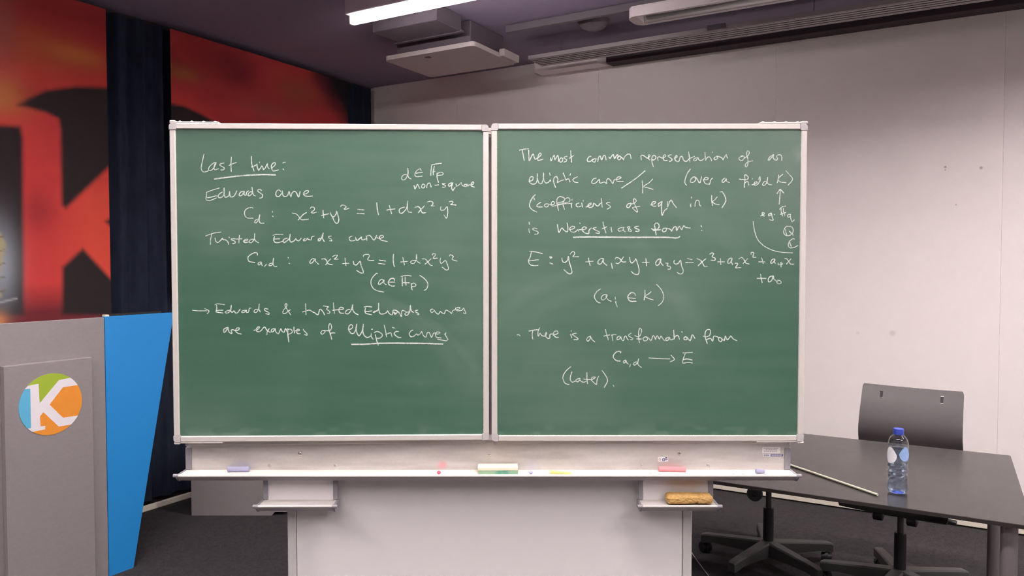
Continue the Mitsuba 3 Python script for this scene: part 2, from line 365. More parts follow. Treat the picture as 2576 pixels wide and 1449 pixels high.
# the handwriting, traced as strokes: millimetres right and up from the lower left corner of each wing ('*' marks a broad stroke)
WRITING_ON_LEFT = [
  ('Last time:', '103 895 98 874 94 854 96 845 103 840 116 844;140 869 134 869 123 861 116 850 120 845 127 847 135 857 140 869 135 863 133 852 137 847 147 851;164 868 154 866 151 861 164 854 162 847 154 847;187 887 185 866 186 842;179 861 190 866 202 870;248 889 249 866 256 844;248 856 260 861 265 865;265 865 266 854 270 846;273 872 273 870;270 846 277 855 280 860 283 855 285 848 290 853 297 867 297 858 302 851;311 853 321 863 321 870 314 868 309 860 311 849 317 844 331 848;345 869 348 871 352 871;345 851 347 848;*135 819 164 823 215 829 283 833 321 832'),
  ('Edwards curve', '109 778 109 766 107 756 112 753 122 753 139 760;110 778 126 784 148 791;112 761 124 763 139 767;158 779 149 773 144 767 148 761 156 763 163 773 163 791;163 777 166 763 177 767 180 780 180 772 185 763 195 768 202 782;223 781 214 779 209 770 212 767 219 770 225 781 224 772 230 769 233 779 238 782;250 779 242 779 236 770 241 767 250 777 249 794 252 772 259 767;278 784 271 788 266 782 277 774 282 769 279 762 272 760;337 781 331 786 324 781 322 772 325 765 334 767 342 779;342 783 344 769 351 765 358 769 363 781 365 772 368 767;368 764 372 776 378 781 385 778 392 764 397 781;407 772 419 776 423 783 414 783 407 774 413 767 423 766 435 767'),
  ('C_d: x^2+y^2=1+dx^2y^2', '251 729 248 731 236 729 227 722 225 710 230 701 239 698 251 698;266 695 258 691 256 684 261 684 268 693 272 708 270 695 273 683 285 683;311 719 311 717;311 705 313 703;373 714 383 712 391 705 396 697 403 693 422 695;416 716 405 709 397 700 390 693;428 728 431 733 440 731 440 724 431 717 436 714 446 717;462 707 484 712;467 723 469 700;490 715 494 705 501 703 508 712 509 720 513 708 516 695 514 686 509 682 502 689 497 701;522 734 525 739 534 738 539 733 532 727 537 726 547 729;575 726 594 724;573 713 595 712;634 747 635 729 639 710;665 724 690 728;673 738 677 723 680 712;720 733 711 731 704 726 704 717 711 714 718 719 727 731 730 752 729 733 732 719 742 717;753 733 763 735 770 728 775 716 786 716;782 737 773 728 763 716;791 749 800 752 808 749 808 742 803 738 808 737 813 737;834 735 832 728 836 723 845 726 853 735 855 718 853 704 850 699 843 709;860 751 869 752 871 747 864 742 881 740'),
  ('d in F_p', '727 835 717 833 712 826 713 819 720 818 727 826 732 840 731 854 731 833 734 825 741 821;772 847 771 852 764 851 755 842 753 833 758 828 776 830;757 839 776 842;805 865 803 847 802 832;805 865 819 868 836 870;814 861 810 847 810 834;810 844 815 845;822 839 822 825 826 811;822 839 833 842 841 839 838 834 824 832'),
  ('non-square', '750 801 753 790 760 804 763 801 767 792;779 806 774 801 774 794 781 794 784 801 779 806;789 794 791 804 798 809 801 804 803 796;815 802 827 803;847 808 838 806 848 801 846 796 838 796;867 810 859 806 857 801 862 799 871 810 867 797 869 789 871 785 878 796;881 806 883 799 890 803 897 810 899 803 905 799;914 805 907 804 907 799 912 798 916 805 918 799 921 803 925 803;926 803 935 806 935 813 930 810 928 801 933 798 938 796'),
  ('Twisted Edwards curve', '105 643 128 651 153 655;124 648 120 633 119 617;134 636 136 626 142 622 151 629 156 636 158 631 165 631 172 626 175 617;177 639 177 637;196 634 185 634 184 631 195 626 195 621 187 619;209 645 207 633 207 621;199 633 216 634;221 627 233 629 233 633 225 631 221 626 226 622 235 624;250 633 242 631 238 624 245 622 254 633 256 650 255 633 260 626 267 622;312 645 324 648 343 647;317 641 314 633 317 624 327 622 341 626;315 633 324 634 332 634;356 636 348 634 343 628 346 622 355 628 363 636 365 648 363 633 367 624 377 628 382 634 386 629 392 628 399 636;411 635 406 631 406 628 413 629 418 636 420 633 429 631 432 640 439 643;461 636 454 635 451 629 456 628 461 635 467 652 465 636 470 626;492 643 485 642 484 638 492 633 494 628 487 628;557 643 550 640 547 635 552 628 560 628 567 631;567 638 572 629 581 636 586 640 586 633 591 631 600 635;600 643 602 638 602 630;600 642 609 645 614 643 621 633 626 631 633 645;633 638 643 636 654 640 652 645 643 643 642 636 648 630 666 626'),
  ('C_a,d: ax^2+y^2=1+dx^2y^2', '263 583 263 589 255 591 241 584 234 576 236 565 244 562 255 560;273 562 267 560 265 555 270 553 275 562 275 557 278 551;291 555 285 548;308 558 301 557 299 551 306 551 311 558 313 574 311 557 316 548 323 548;358 576 359 574;361 558 362 557;440 572 433 572 426 565 426 558 433 560 442 572 442 565 452 555;462 571 471 572 478 565 481 557 495 553;490 572 480 562 474 553;496 579 503 583 510 583 508 577 501 571 513 571;527 557 546 558;534 574 537 551;560 564 562 555 570 553 581 564 584 550 591 532 589 527 580 529 570 536;591 579 593 584 605 586 610 581 605 572 608 567 624 567;641 568 660 565;638 558 658 555;685 586 684 567 686 551 688 548;707 562 728 564;714 576 719 553;754 567 745 567 738 562 740 558 749 558 757 571 757 586 756 571 759 564 768 558;775 572 785 571 792 562 799 553 806 551;802 572 794 564 783 555;806 584 808 588 815 588 815 583 809 574 822 574;832 574 830 565 835 557 846 567 851 560 856 546 856 539 849 537 837 546;860 581 863 585 872 579 868 572 874 567 884 565'),
  ('(a in F_p)', '634 525 632 527 622 517 615 505 615 491 623 478 637 471 653 468;655 503 648 508 641 503 637 494 642 492 651 499 655 506 655 496 662 491;688 504 686 510 677 510 669 501 670 492 679 487 688 487;672 499 688 499;708 517 724 520 740 518;712 517 712 501 712 487;721 515 721 501 724 489;712 497 734 497;740 494 741 482 743 475;740 492 748 496 755 490 750 485 741 485;767 520 780 511 790 499 792 489 788 478 781 473'),
  ('-> Edwards & twisted Edwards curves', '61 412 81 410 105 410;100 417 112 410 110 405 107 401;131 429 140 432 160 429;136 427 136 415 134 407 143 405 155 403;134 410 143 412 155 412;177 412 167 410 162 405 170 403 179 412 181 427 179 410 184 405 189 410 194 403 201 405 208 415;224 412 215 410 213 405 220 405 227 412 227 405 234 406 236 417 242 418;265 415 254 413 251 406 258 405 265 415 267 431 266 417 270 406;294 415 285 417 284 411 297 404 297 399 287 401;364 397 354 413 347 425 349 432 353 430 351 422 342 411 340 403 347 401 356 408 363 413;411 432 411 416 412 397;401 406 418 411 425 411 432 406 438 404 449 397 454 413 459 413 466 404 469 397;466 425 477 423 482 422 476 416 480 411 485 408 485 402 478 402;497 434 498 420 500 401;495 411 512 413 526 414 528 418 519 420 514 411 519 402 529 402;548 414 538 411 534 402 543 400 552 411 557 428 557 413 564 402 574 397;593 421 604 423 616 421;597 418 595 409 597 402 605 399 616 397;597 407 605 407 616 409;631 409 623 407 621 404 628 406 637 414 638 433 638 413 643 400 652 399 663 404 666 409 671 400 680 397 683 411;683 411 690 411 697 407 689 398 685 405 692 400 697 407 704 400 709 391 711 409 723 407;732 405 723 404 720 397 727 395 735 407 737 426 739 411 746 404;760 411 753 409 755 404 763 400 763 397 758 397;807 414 802 414 800 409 803 403 810 407;810 412 817 403 824 398 831 407 835 403 843 400 847 410 852 410 861 405 866 400 871 410 889 414 892 419 885 419 878 416 883 409 897 410 904 417 906 412 911 403 910 400 903 402'),
  ('are examples of elliptic curves', '168 358 159 354 156 347 159 342 168 353 170 358 173 344 182 339 180 349 185 351 195 347;194 347 204 351 204 356 197 356 194 346 200 340 211 337;250 349 262 352 268 359 262 359 257 351 262 344 271 347 283 359 290 349 300 342;297 354 291 344 290 335;312 354 305 351 304 344 310 345 316 354 317 345 326 338 333 354 336 347 343 342 348 354 353 343;355 354 355 333 358 312;353 350 364 352 369 343 362 338 355 335;374 359 374 349 376 340;378 347 388 347 391 350 385 352 381 345 386 338 393 338;403 352 405 347 414 338 414 333 407 335;472 347 462 347 457 340 462 336 469 341 472 347 485 347;491 320 487 336 482 354 484 369 489 367 491 357 487 348 479 345;486 336 492 340 501 340;543 352 551 352 557 359 553 366 546 362 544 350 551 339 560 339 567 353 569 367 567 353 570 339 577 331 586 346 590 367 588 346 591 334 601 325 614 331;614 339 615 327 620 320;615 351 619 351;627 334 631 316 636 301;624 341 634 344 647 337 648 329 640 323 629 323;655 364 659 346 662 327;660 334 669 339 676 339 679 327;680 357 687 355;699 344 690 343 686 336 693 329 700 325 707 325;744 348 739 346 733 337 737 328 746 328 754 335;756 337 760 332 768 337 772 344 775 335 780 328 786 327 789 339 796 340 803 325 810 339 822 335 829 340 820 342 815 335 819 325 833 323;848 339 845 335 850 326 854 318 848 314 838 316 822 319;*553 304 589 304 641 307 711 307 780 306 838 304'),
]
WRITING_ON_RIGHT = [
  ('The most common representation of an', '88 915 102 918 116 920;97 915 100 897 103 883;117 915 117 896 119 882 126 897 131 903 133 896 137 887 147 892 156 901 152 906 147 899 145 885 149 883 161 887;185 892 187 882 194 897 197 899 199 885 204 894 208 899 210 887 210 880;218 892 213 885 215 878 222 880 223 889 218 892;237 896 229 894 227 890 236 885 234 880 227 878;248 913 249 896 251 878;244 890 258 899;312 896 305 894 300 885 302 880 310 880 317 887;323 889 317 885 317 880 324 878 326 887 323 889 331 887;333 880 335 892 340 897 345 885 350 896 355 899 359 885;368 894 371 889 378 899 382 901 385 889 392 899 395 901 397 892;401 897 394 892 396 887 401 885 406 892 402 897 408 892 413 887;413 885 418 896 427 903 434 901 437 889;469 885 468 897 474 899 482 894 489 890 496 897 493 901 491 890 496 885;503 896 502 880 507 863;503 896 510 899 515 892 509 885 502 885;522 882 520 892 527 894 536 890 546 897 542 901 537 894 541 883 551 883;563 901 555 899 553 896 565 887 563 882 557 880;572 889 581 894 579 899 574 892 576 883 586 880 591 894 596 896 602 883 610 880 616 885;617 909 619 896 621 878;616 887 622 890 635 896;645 892 635 889 633 883 640 883 647 892 649 885 657 883 666 889;668 908 669 894 671 883;671 887 678 894 685 892 689 882;692 909 692 908;701 894 696 889 701 885 708 890 704 896 715 894 722 890 725 885;725 887 734 901 735 899 739 890;786 896 775 892 776 885 784 883 791 890 789 897 781 897;791 890 803 899 807 908 801 913 798 904 802 890 803 877 800 864 795 864 795 871 802 878 817 882;883 901 873 896 866 887 868 883 876 892 883 901 881 892 887 885 894 885 895 890 892 896 899 901 906 899 909 892 908 883'),
  ('elliptic curve / K (over a field K)', '117 818 128 821 131 830 126 833 119 826 121 814 130 809 140 813 144 826 144 842 144 826 149 813 157 811 163 826 163 844 163 826 170 813 180 816 184 823 185 818;182 844 184 837;194 821 197 809 201 799;194 816 196 828 203 833 208 825 206 814;206 814 220 821 227 823;225 844 229 833 234 821;232 823 241 826 244 821 246 816;246 837 248 842;269 832 260 828 255 823 260 816 271 814;328 828 319 825 314 816 318 811 328 814 338 825;338 825 340 813 345 813 354 816 361 811 361 823 368 826 375 818 380 811 384 821 385 823 399 825 406 830 398 832 391 826 394 818 413 818;481 851 450 825 408 797;472 821 474 799 474 781;505 825 493 813 476 802 486 799 506 793;623 856 614 844 607 826 606 813 611 806;633 832 625 825 623 816 634 816 640 825 635 832 642 828 649 816 653 814 656 825 658 832;663 823 675 823 679 828 670 830 665 821 670 811 681 809 684 811 687 823 693 828;731 828 724 823 722 816 729 816 736 826 736 819 745 814;776 825 799 823 804 830 799 837 793 837 794 823 792 807 792 799;794 813 802 818 806 806;816 825 818 826;816 807 828 811 832 816 825 816 823 807 830 806 837 813 842 823 840 833 837 823;860 818 853 816 849 807 856 806 863 816 865 830 863 816 868 809 877 807;899 838 898 826 895 813;912 840 901 830 898 823 905 816 922 814;922 851 934 838 943 826 938 816 929 806'),
  ('(coefficients of eqn in K)', '138 776 130 769 123 757 119 743 124 733 133 726 142 722;133 767 135 760;154 752 147 748 142 741 147 738 159 738;171 748 166 743 170 738 178 740 178 747 171 748;182 745 194 745 198 752 191 755 187 747 191 740 203 743;210 727 206 747 205 760 211 769 222 769 229 764 225 755 210 752;229 731 224 747 229 760 239 767 246 762 243 754 229 750;203 747 227 748 248 749;206 743 220 747;252 750 250 743 252 736;252 759 253 762;274 750 267 748 266 741 273 738 281 741;283 750 285 743 286 738;288 759 288 757;297 738 311 745 313 750 306 748 302 741 309 736 318 740 321 750 328 743 335 741 340 747;344 764 346 750 347 738;337 747 347 752;372 752 363 752 361 748 372 741 372 736 363 731;438 750 427 747 424 738 431 736 438 747;438 747 448 750 454 757 448 764 445 757 450 743 457 729 457 722 448 729 443 736 466 740;499 745 511 748 515 754 506 754 502 745 509 740 516 741;533 754 524 748 524 740 531 745 535 755 533 738 535 712 542 726 551 733;552 754 552 738 559 755 564 759 570 748 580 736;625 748 624 743 625 738;627 769 627 766;638 740 639 752 644 759 650 757 653 743 657 741;690 774 690 759 693 743;707 769 700 760 693 754 702 747 714 745;717 785 723 785 731 773 735 759 730 747 723 736'),
  ('arrow pointing up at K', '905 793 904 773 902 747;895 780 900 788 905 793 910 788 916 781'),
  ('e.g. F_q, Q, C', '845 710 854 715 856 719 850 721 849 714 852 710 857 710;876 719 869 715 870 710 875 712 878 719 880 707 884 698 880 696 873 698;887 715 888 714;904 731 911 738 923 741;908 734 909 722 913 710;915 734 916 722 920 712;906 715 923 721;939 715 930 714 929 707 936 707 937 714 939 701 943 691 946 694 950 698;935 677 924 676 917 662 921 651 933 648 944 655 947 667 940 677 929 677;923 667 924 658 928 648;935 662 947 650;951 637 947 639 937 632 932 622 935 611 946 610 955 613 962 618;935 630 941 615'),
  ('is Weierstrass form:', '118 670 118 664 120 657;118 690 119 684;143 670 132 672 130 667 146 660 144 653 136 653;207 683 209 669 212 658 221 672 228 665 238 660 240 674 237 688;244 667 258 670 261 676 252 677 245 669 252 660 263 660 270 667 273 662;277 688 278 686;275 667 291 667 298 672 291 676 284 669 291 658 305 655 306 665 313 672;329 674 320 672 320 669 338 660 338 655 327 657;350 691 353 676 359 657;348 670 362 676;376 674 376 667 378 660;414 674 402 672 397 667 402 662 411 665 416 674 414 665 420 660;435 676 428 676 428 672 437 667 439 662 432 662 430 667 435 676;461 677 451 676 451 672 463 667 462 662 453 662;517 651 514 667 512 683 519 688 526 681 523 670 510 667 502 670;507 664 531 667;*258 643 284 644 336 644 441 643 542 643 577 641 586 642 591 645;546 672 539 670 536 664 541 660 548 664 549 670 544 672 556 670 563 667 565 662 572 674 579 676 581 664 588 677 591 676 597 667 603 679 609 674 623 672;658 679 659 676;659 665 661 664'),
  ('E: y^2+a_1xy+a_3y=x^3+a_2x^2+a_4x', '120 599 139 597 160 592;125 596 122 582 116 569 122 557 134 554 146 555;118 569 132 571 148 573;183 582 188 582 190 580 186 577 184 580;183 563 188 561 193 559 186 561;221 578 223 568 230 564 239 571 242 583 244 566 251 545 253 533 247 528 239 531 228 541;247 590 253 597 260 597 261 590 256 583 261 582 274 582;296 566 319 568;305 578 307 566 310 555;352 576 343 576 335 568 336 559 345 561 352 575 352 564 363 555;377 561 380 545;389 575 392 580 403 576 411 566 422 566;415 582 408 571 399 561 391 562;434 580 436 568 441 562 450 569 453 576 459 561 464 541 462 528 455 526 447 529 440 536;474 564 495 564;485 576 488 554;530 575 523 573 516 564 518 555 527 559 532 575 532 564 539 555;548 562 555 561 552 554 563 550 561 543 554 543;575 571 573 564 578 559 587 561 594 571 597 554 603 538 599 529 591 528 584 533;616 576 630 573;610 564 634 564;646 576 657 571 664 561 669 552 678 552;674 576 664 568 657 561 650 554;686 590 691 594 698 592 693 582 702 578 702 571 690 571;711 566 732 566;719 576 721 557;754 578 746 575 742 566 744 561 751 564 756 576 754 566 758 557;765 561 770 562 774 559 767 548 772 547 783 548;777 575 786 580 793 573 800 562 810 559;805 576 798 569 791 561;815 590 817 596 824 594 821 583 824 580 831 580;840 566 859 566;849 578 854 561;889 575 882 573 877 564 880 561 885 564 891 573 889 566 892 561;901 562 901 557 912 557 915 561;910 564 910 550;922 576 927 576 934 568 940 559 950 559;941 575 934 568 927 559'),
  ('long curved sweep from the field list', '821 693 823 676 827 658 834 639 845 625 860 613 887 601 913 596 946 594'),
  ('+a_0', '835 514 863 514;846 526 848 514 851 501;886 522 875 519 870 510 872 503 881 507 886 522 888 512 897 505;902 508 897 503 900 498 909 498 911 503 907 507 900 508'),
  ('(a_i in K)', '343 481 331 472 324 458 328 446 335 439 342 437;361 463 352 462 345 453 349 446 357 449 364 460 361 463 361 455 368 446 377 442;391 442 392 434 396 425;389 455 390 449;453 460 450 467 439 469 429 458 431 448 439 442 455 442;431 453 453 451;483 477 483 463 480 446;502 472 494 465 483 458 494 451 509 446;519 495 530 484 539 469 542 453 537 439 525 428'),
  ('There is a transformation from', '81 336 85 337 90 333;118 348 134 351 149 353;130 348 128 336 130 323;151 358 146 344 148 332 153 341 158 334 167 332 174 339 172 344 169 336 174 327 183 325 184 336 190 339 200 337 209 341 207 348 198 346 195 336 204 328 211 328;249 337 251 332 253 327;251 349 251 347;267 341 256 339 256 336 272 325 270 321 260 321;312 332 303 328 300 320 305 316 312 325 312 330 317 321 325 314;359 353 363 336 368 321;354 332 373 336;379 336 381 327 382 318;379 334 386 337 393 336;403 332 396 328 396 321 403 323 407 330 410 321 416 318 419 330 424 332 428 323 431 320;440 341 433 337 433 332 445 325 444 321 437 321;466 311 463 330 464 348 468 357 473 350 470 337 463 330 451 334;458 323 472 323;484 330 478 325 480 318 489 318 492 325 485 330 494 327 503 318 508 332 513 332 517 321 520 332 524 332 529 323 534 332 538 327 545 318;557 328 550 325 550 318 557 320 561 328 564 320 573 323;574 351 575 336 576 323;576 328 583 334 589 332 592 323;599 346 601 344;610 330 606 325 610 320 617 323 613 330 610 330;617 328 626 318 631 332 634 336 641 325;680 309 674 327 673 341 678 351 687 353 690 346 687 334 676 330 667 332;678 321 690 325 697 316 701 332 715 328;718 328 715 321 722 314 727 321 720 328 727 323 734 318 737 332 743 320 752 330 755 332 762 323 773 318'),
  ('C_a,d -> E', '406 279 408 282 401 284 390 279 384 268 387 260 396 254 406 253;422 256 417 253 417 247 422 249 424 256 426 249 431 244;438 242 436 235;457 251 448 246 450 240 457 244 462 251 464 261 461 246 466 238 473 233;497 263 526 261 562 260;566 272 576 261 575 256 564 251;603 279 618 279 634 281;611 277 606 263 603 247 619 249 634 247;606 258 618 260 633 256'),
  ('(Later).', '250 235 236 223 226 207 226 194 233 182 245 179;254 219 249 205 249 193 256 186 266 191;279 198 270 196 266 191 272 187 279 194 282 189 291 186 298 189;301 216 301 198 303 182;291 196 314 194 324 198 328 202 319 202 315 194 321 187 331 179 333 193 338 205;349 223 357 212 365 198 365 186 356 170;384 177 386 173'),
]

# ---------------------------------------------------------------- the room
H, TMAX, SMAX = 3.03, 7.6, 9.2
add("floor", box(-0.1, TMAX + 0.1, -0.1, SMAX + 0.1, -0.05, 0), "carpet", ROOM, False, kind="structure", label="dark grey speckled carpet floor")
add("ceiling", box(-0.1, TMAX + 0.1, -0.1, SMAX + 0.1, H, H + 0.05), "ceiling_paint", ROOM, False, kind="structure", label="dark plum painted ceiling")
add("wall_left", box(-0.11, -0.06, -0.05, SMAX, 0, H), "dark_paint", ROOM, False, kind="structure", label="dark wall hidden behind the navy curtain")
wall = add("wall_right", box(-0.06, TMAX, -0.10, -0.021, 0, H), "wall_paint", ROOM, False, kind="structure", label="white panelled wall to the right of the chalkboard")
edges = [-0.012, 0.85, 2.081, 3.312, 4.543, 5.774, TMAX]
for a, b in zip(edges, edges[1:]):
    add(wall + "__panel", box(a + 0.0002, b - 0.0002, -0.0205, 0, 0.0, H - 0.001, 0.0006), "wall_paint", ROOM, False)
add("trim_1", box(-0.03, 0.006, -0.02, 0.012, 0.0, H - 0.03, 0.003), "beige_paint", ROOM, False, kind="structure", label="narrow edge strip where the white wall meets the curtain")
add("wall_back", box(-0.1, TMAX, SMAX, SMAX + 0.05, 0, H), "wall_paint", ROOM, False, kind="structure", label="wall behind the camera")
add("wall_far", box(TMAX, TMAX + 0.05, -0.1, SMAX, 0, H), "wall_paint", ROOM, False, kind="structure", label="side wall out of the frame")
add("trim_2", box(2.19, TMAX, 0.0005, 0.12, 2.925, H - 0.0005, 0.003), "dark_paint", ROOM, False, kind="structure", label="dark soffit along the top of the white wall")
add("trim_3", prism([(1.62, 0.0005), (1.62, 0.12), (2.12, 0.12), (2.187, 0.0005)], "z", 2.930, H - 0.0005), "wall_paint", ROOM, False, kind="structure", label="beige soffit end beside the dark soffit")
# cable trunking at the foot of the white wall
base = add("baseboard_right", box(0.02, TMAX, 0.0005, 0.020, 0.0005, 0.010), "black_plastic", ROOM, False, kind="structure", label="cream cable trunking along the foot of the white wall")
profile = [(0.0006, 0.0102), (0.030, 0.0102), (0.031, 0.013), (0.031, 0.050), (0.027, 0.053), (0.027, 0.057), (0.031, 0.060), (0.031, 0.112), (0.028, 0.115), (0.0006, 0.115)]
for a, b in ((0.02, 0.9), (0.902, 2.9), (2.902, 4.9), (4.902, TMAX - 0.01)):
    add(base + "__trunking_length", prism(profile, "x", a, b), "trunking", ROOM, False)
add("baseboard_left", box(0.030, 0.052, 0.04, 4.6, 0.0, 0.034, 0.003), "trunking", ROOM, False, kind="structure", label="off-white strip on the floor under the navy curtain")

# ---------------------------------------------------------------- curtain and banners on the left wall
ss = np.arange(0.05, 4.8, 0.008)
zz = np.linspace(0.045, 3.0, 40)
S, Z = np.meshgrid(ss, zz)
ph = S * 2 * math.pi / 0.135 + 2.2 * meshkit.noise(np.stack([S * 2.2, Z * 0.25, S * 0], -1), 3)
amp = 0.016 + 0.012 * meshkit.noise(np.stack([S * 5, Z * 0.4, S * 0 + 2], -1), 5)
tt = -0.012 + amp * np.sin(ph) + 0.006 * np.sin(2.3 * ph + 1)
front = np.stack([tt, S, Z], -1).reshape(-1, 3)
back = front - [0.004, 0, 0]
h, w = S.shape
ii, jj = np.meshgrid(np.arange(h - 1), np.arange(w - 1), indexing="ij")
q = np.stack([ii * w + jj, ii * w + jj + 1, (ii + 1) * w + jj + 1, (ii + 1) * w + jj], -1).reshape(-1, 4)
tri = np.vstack([q[:, [0, 1, 2]], q[:, [0, 2, 3]]])
n0 = h * w
rim = np.concatenate([np.arange(w), np.arange(1, h) * w + w - 1, (h - 1) * w + np.arange(w - 2, -1, -1), np.arange(h - 2, 0, -1) * w])
side = []
for a, b in zip(rim, np.roll(rim, -1)):
    side += [(a, n0 + a, n0 + b), (a, n0 + b, b)]
curtain = trimesh.Trimesh(np.vstack([front, back]), np.vstack([tri, tri[:, ::-1] + n0, side]), process=False)
add("curtain", curtain, "curtain_cloth", ROOM, True, label="floor-length navy curtain hanging in folds behind the two red banners", cat="curtain")


def soft(poly, s, z, w=0.018):
    """1 inside the polygon, 0 outside, with a soft printed edge."""
    q = shapely.points(np.stack([s.ravel(), z.ravel()], -1))
    g = Polygon(poly)
    d = np.where(shapely.contains(g, q), 1, -1) * shapely.distance(g.exterior, q)
    x = np.clip(d / (2 * w) + 0.5, 0, 1)
    return (x * x * (3 - 2 * x)).reshape(s.shape)


def blob(s, z, cs, cz, rs, rz):
    return np.exp(-(((s - cs) / rs) ** 2) - ((z - cz) / rz) ** 2)


def over(c, col, a):
    return c * (1 - a[..., None]) + np.array(col) * a[..., None]


def fbm3(s, z, k, seed):
    return meshkit.fbm(np.stack([s * k, z * k, s * 0], -1), 4, seed)


def sheet(s0, s1, z0, z1, paint, step=0.008):
    """A printed cloth 2 mm thick hanging in front of the curtain: mesh and vertex colours."""
    sv, zv = np.linspace(s0, s1, int((s1 - s0) / step) + 1), np.linspace(z0, z1, int((z1 - z0) / step) + 1)
    s, z = np.meshgrid(sv, zv)
    col = np.clip(paint(s, z), 0.002, 0.95).reshape(-1, 3)
    bow = 0.062 + 0.003 * np.sin(s * 3.1 + z)
    fr = np.stack([bow, s, z], -1).reshape(-1, 3)
    h, w = s.shape
    ii, jj = np.meshgrid(np.arange(h - 1), np.arange(w - 1), indexing="ij")
    q = np.stack([ii * w + jj, ii * w + jj + 1, (ii + 1) * w + jj + 1, (ii + 1) * w + jj], -1).reshape(-1, 4)
    tri = np.vstack([q[:, [0, 1, 2]], q[:, [0, 2, 3]]])
    return trimesh.Trimesh(np.vstack([fr, fr - [0.002, 0, 0]]), np.vstack([tri, tri[:, ::-1] + h * w]), process=False), np.vstack([col, col * 0 + 0.2])


RED, DEEP, ORANGE, BLACK = (0.60, 0.058, 0.055), (0.19, 0.020, 0.026), (0.58, 0.20, 0.055), (0.028, 0.021, 0.023)


def paint_big(s, z):
    c = np.ones(s.shape + (3,)) * np.array(RED)
    f = fbm3(s, z * 1.6, 2.2, 1)
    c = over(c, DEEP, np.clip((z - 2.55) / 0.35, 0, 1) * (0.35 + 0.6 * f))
    c = over(c, ORANGE, 0.75 * blob(s, z, 2.59, 2.68, 0.16, 0.05))
    c = over(c, ORANGE, 0.35 * blob(s, z, 2.80, 2.66, 0.25, 0.12))
    c = over(c, (0.62, 0.23, 0.075), 0.85 * blob(s, z, 3.0, 2.39, 0.14, 0.10))
    c = over(c, (0.35, 0.14, 0.12), 0.5 * blob(s, z, 2.98, 2.72, 0.08, 0.25))
    c = over(c, (0.74, 0.085, 0.058), np.clip((2.74 - s) / 0.2, 0, 1) * np.clip((2.1 - z) / 0.2, 0, 1))
    c = over(c, DEEP, 0.55 * blob(s, z, 2.82, 1.80, 0.08, 0.12))
    c = over(c, DEEP, 0.45 * blob(s, z, 2.80, 2.40, 0.12, 0.06))
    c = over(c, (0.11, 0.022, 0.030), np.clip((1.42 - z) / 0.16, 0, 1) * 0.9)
    for poly in (((2.916, 2.345), (2.852, 2.397), (2.768, 2.453), (2.605, 2.508), (2.407, 2.54), (2.35, 2.54), (2.35, 2.02), (2.418, 2.084), (2.675, 1.824), (2.696, 1.841), (2.695, 2.257), (2.704, 2.312), (2.77, 2.335), (2.864, 2.346)),
                 ((3.2, 2.20), (3.044, 2.225), (2.903, 2.24), (2.891, 2.179), (2.905, 1.251), (3.2, 1.243)),
                 ((2.70, 1.50), (2.586, 1.606), (2.421, 1.429), (2.35, 1.36), (2.35, 1.213), (2.705, 1.239)),
                 ((2.45, 1.763), (2.403, 1.801), (2.35, 1.83), (2.35, 1.68), (2.405, 1.72))):
        c = over(c, BLACK, soft(poly, s, z))
    # the ship in the dark field at the left: pale sky, ochre sails with thin seams, warm hull light
    sky = blob(s, z, 3.02, 1.52, 0.085, 0.20)
    c = over(c, (0.34, 0.37, 0.42), 0.95 * sky)
    sail = soft(((3.3, 1.72), (3.02, 1.70), (2.985, 1.62), (3.01, 1.50), (3.03, 1.42), (3.01, 1.35), (3.3, 1.25)), s, z, 0.010)
    c = over(c, (0.42, 0.36, 0.20), 0.85 * sail)
    for k in range(5):
        line = np.exp(-((z - (1.66 - 0.07 * k) + 0.25 * (s - 3.0)) / 0.004) ** 2) * (s > 2.99)
        c = over(c, (0.13, 0.09, 0.04), 0.7 * line)
    c = over(c, (0.60, 0.25, 0.10), 0.9 * blob(s, z, 3.03, 1.22, 0.045, 0.05))
    c = over(c, (0.45, 0.45, 0.47), 0.7 * np.exp(-((z - 1.335 + 0.22 * (s - 2.95)) / 0.005) ** 2) * (s > 2.93) * (s < 3.1))
    return c


def paint_small(s, z):
    f = fbm3(s, z * 1.8, 1.7, 7)
    g = fbm3(s, z * 2.4, 3.0, 9)
    c = np.ones(s.shape + (3,)) * np.array((0.46, 0.050, 0.050))
    c = over(c, (0.58, 0.060, 0.055), np.clip((s - 1.6) / 0.3, 0, 1) * np.clip((2.66 - z) / 0.1, 0, 1))
    c = over(c, (0.40, 0.17, 0.055), 0.8 * blob(s, z, 1.93, 2.735, 0.14, 0.05))
    c = over(c, (0.07, 0.016, 0.030), np.clip((f - 0.48) / 0.25, 0, 1) * np.clip((z - 2.62) / 0.25, 0, 1) * 0.75)
    c = over(c, (0.07, 0.016, 0.030), 0.7 * blob(s, z, 1.55, 2.86, 0.20, 0.12))
    c = over(c, (0.30, 0.085, 0.045), 0.75 * blob(s, z, 0.95, 2.80, 0.22, 0.11))
    c = over(c, (0.34, 0.040, 0.045), 0.4 * np.clip((g - 0.45) / 0.2, 0, 1))
    c = over(c, (0.26, 0.10, 0.075), 0.45 * blob(s, z, 1.25, 2.62, 0.25, 0.06))
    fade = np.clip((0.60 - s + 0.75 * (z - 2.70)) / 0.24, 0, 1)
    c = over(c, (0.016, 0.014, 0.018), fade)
    c = over(c, BLACK, soft(((2.1, 2.52), (2.023, 2.52), (1.916, 2.519), (1.796, 2.492), (1.69, 2.457), (1.60, 2.40), (1.5, 2.30), (1.5, 1.2), (2.1, 1.2)), s, z, 0.016))
    return c


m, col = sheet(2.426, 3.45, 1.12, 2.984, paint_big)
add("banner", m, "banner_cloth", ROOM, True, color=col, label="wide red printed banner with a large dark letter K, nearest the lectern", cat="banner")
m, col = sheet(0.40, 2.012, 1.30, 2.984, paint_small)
add("banner", m, "banner_cloth", ROOM, True, color=col, label="red printed banner rising behind the left chalkboard wing, fading to black at its right", cat="banner")

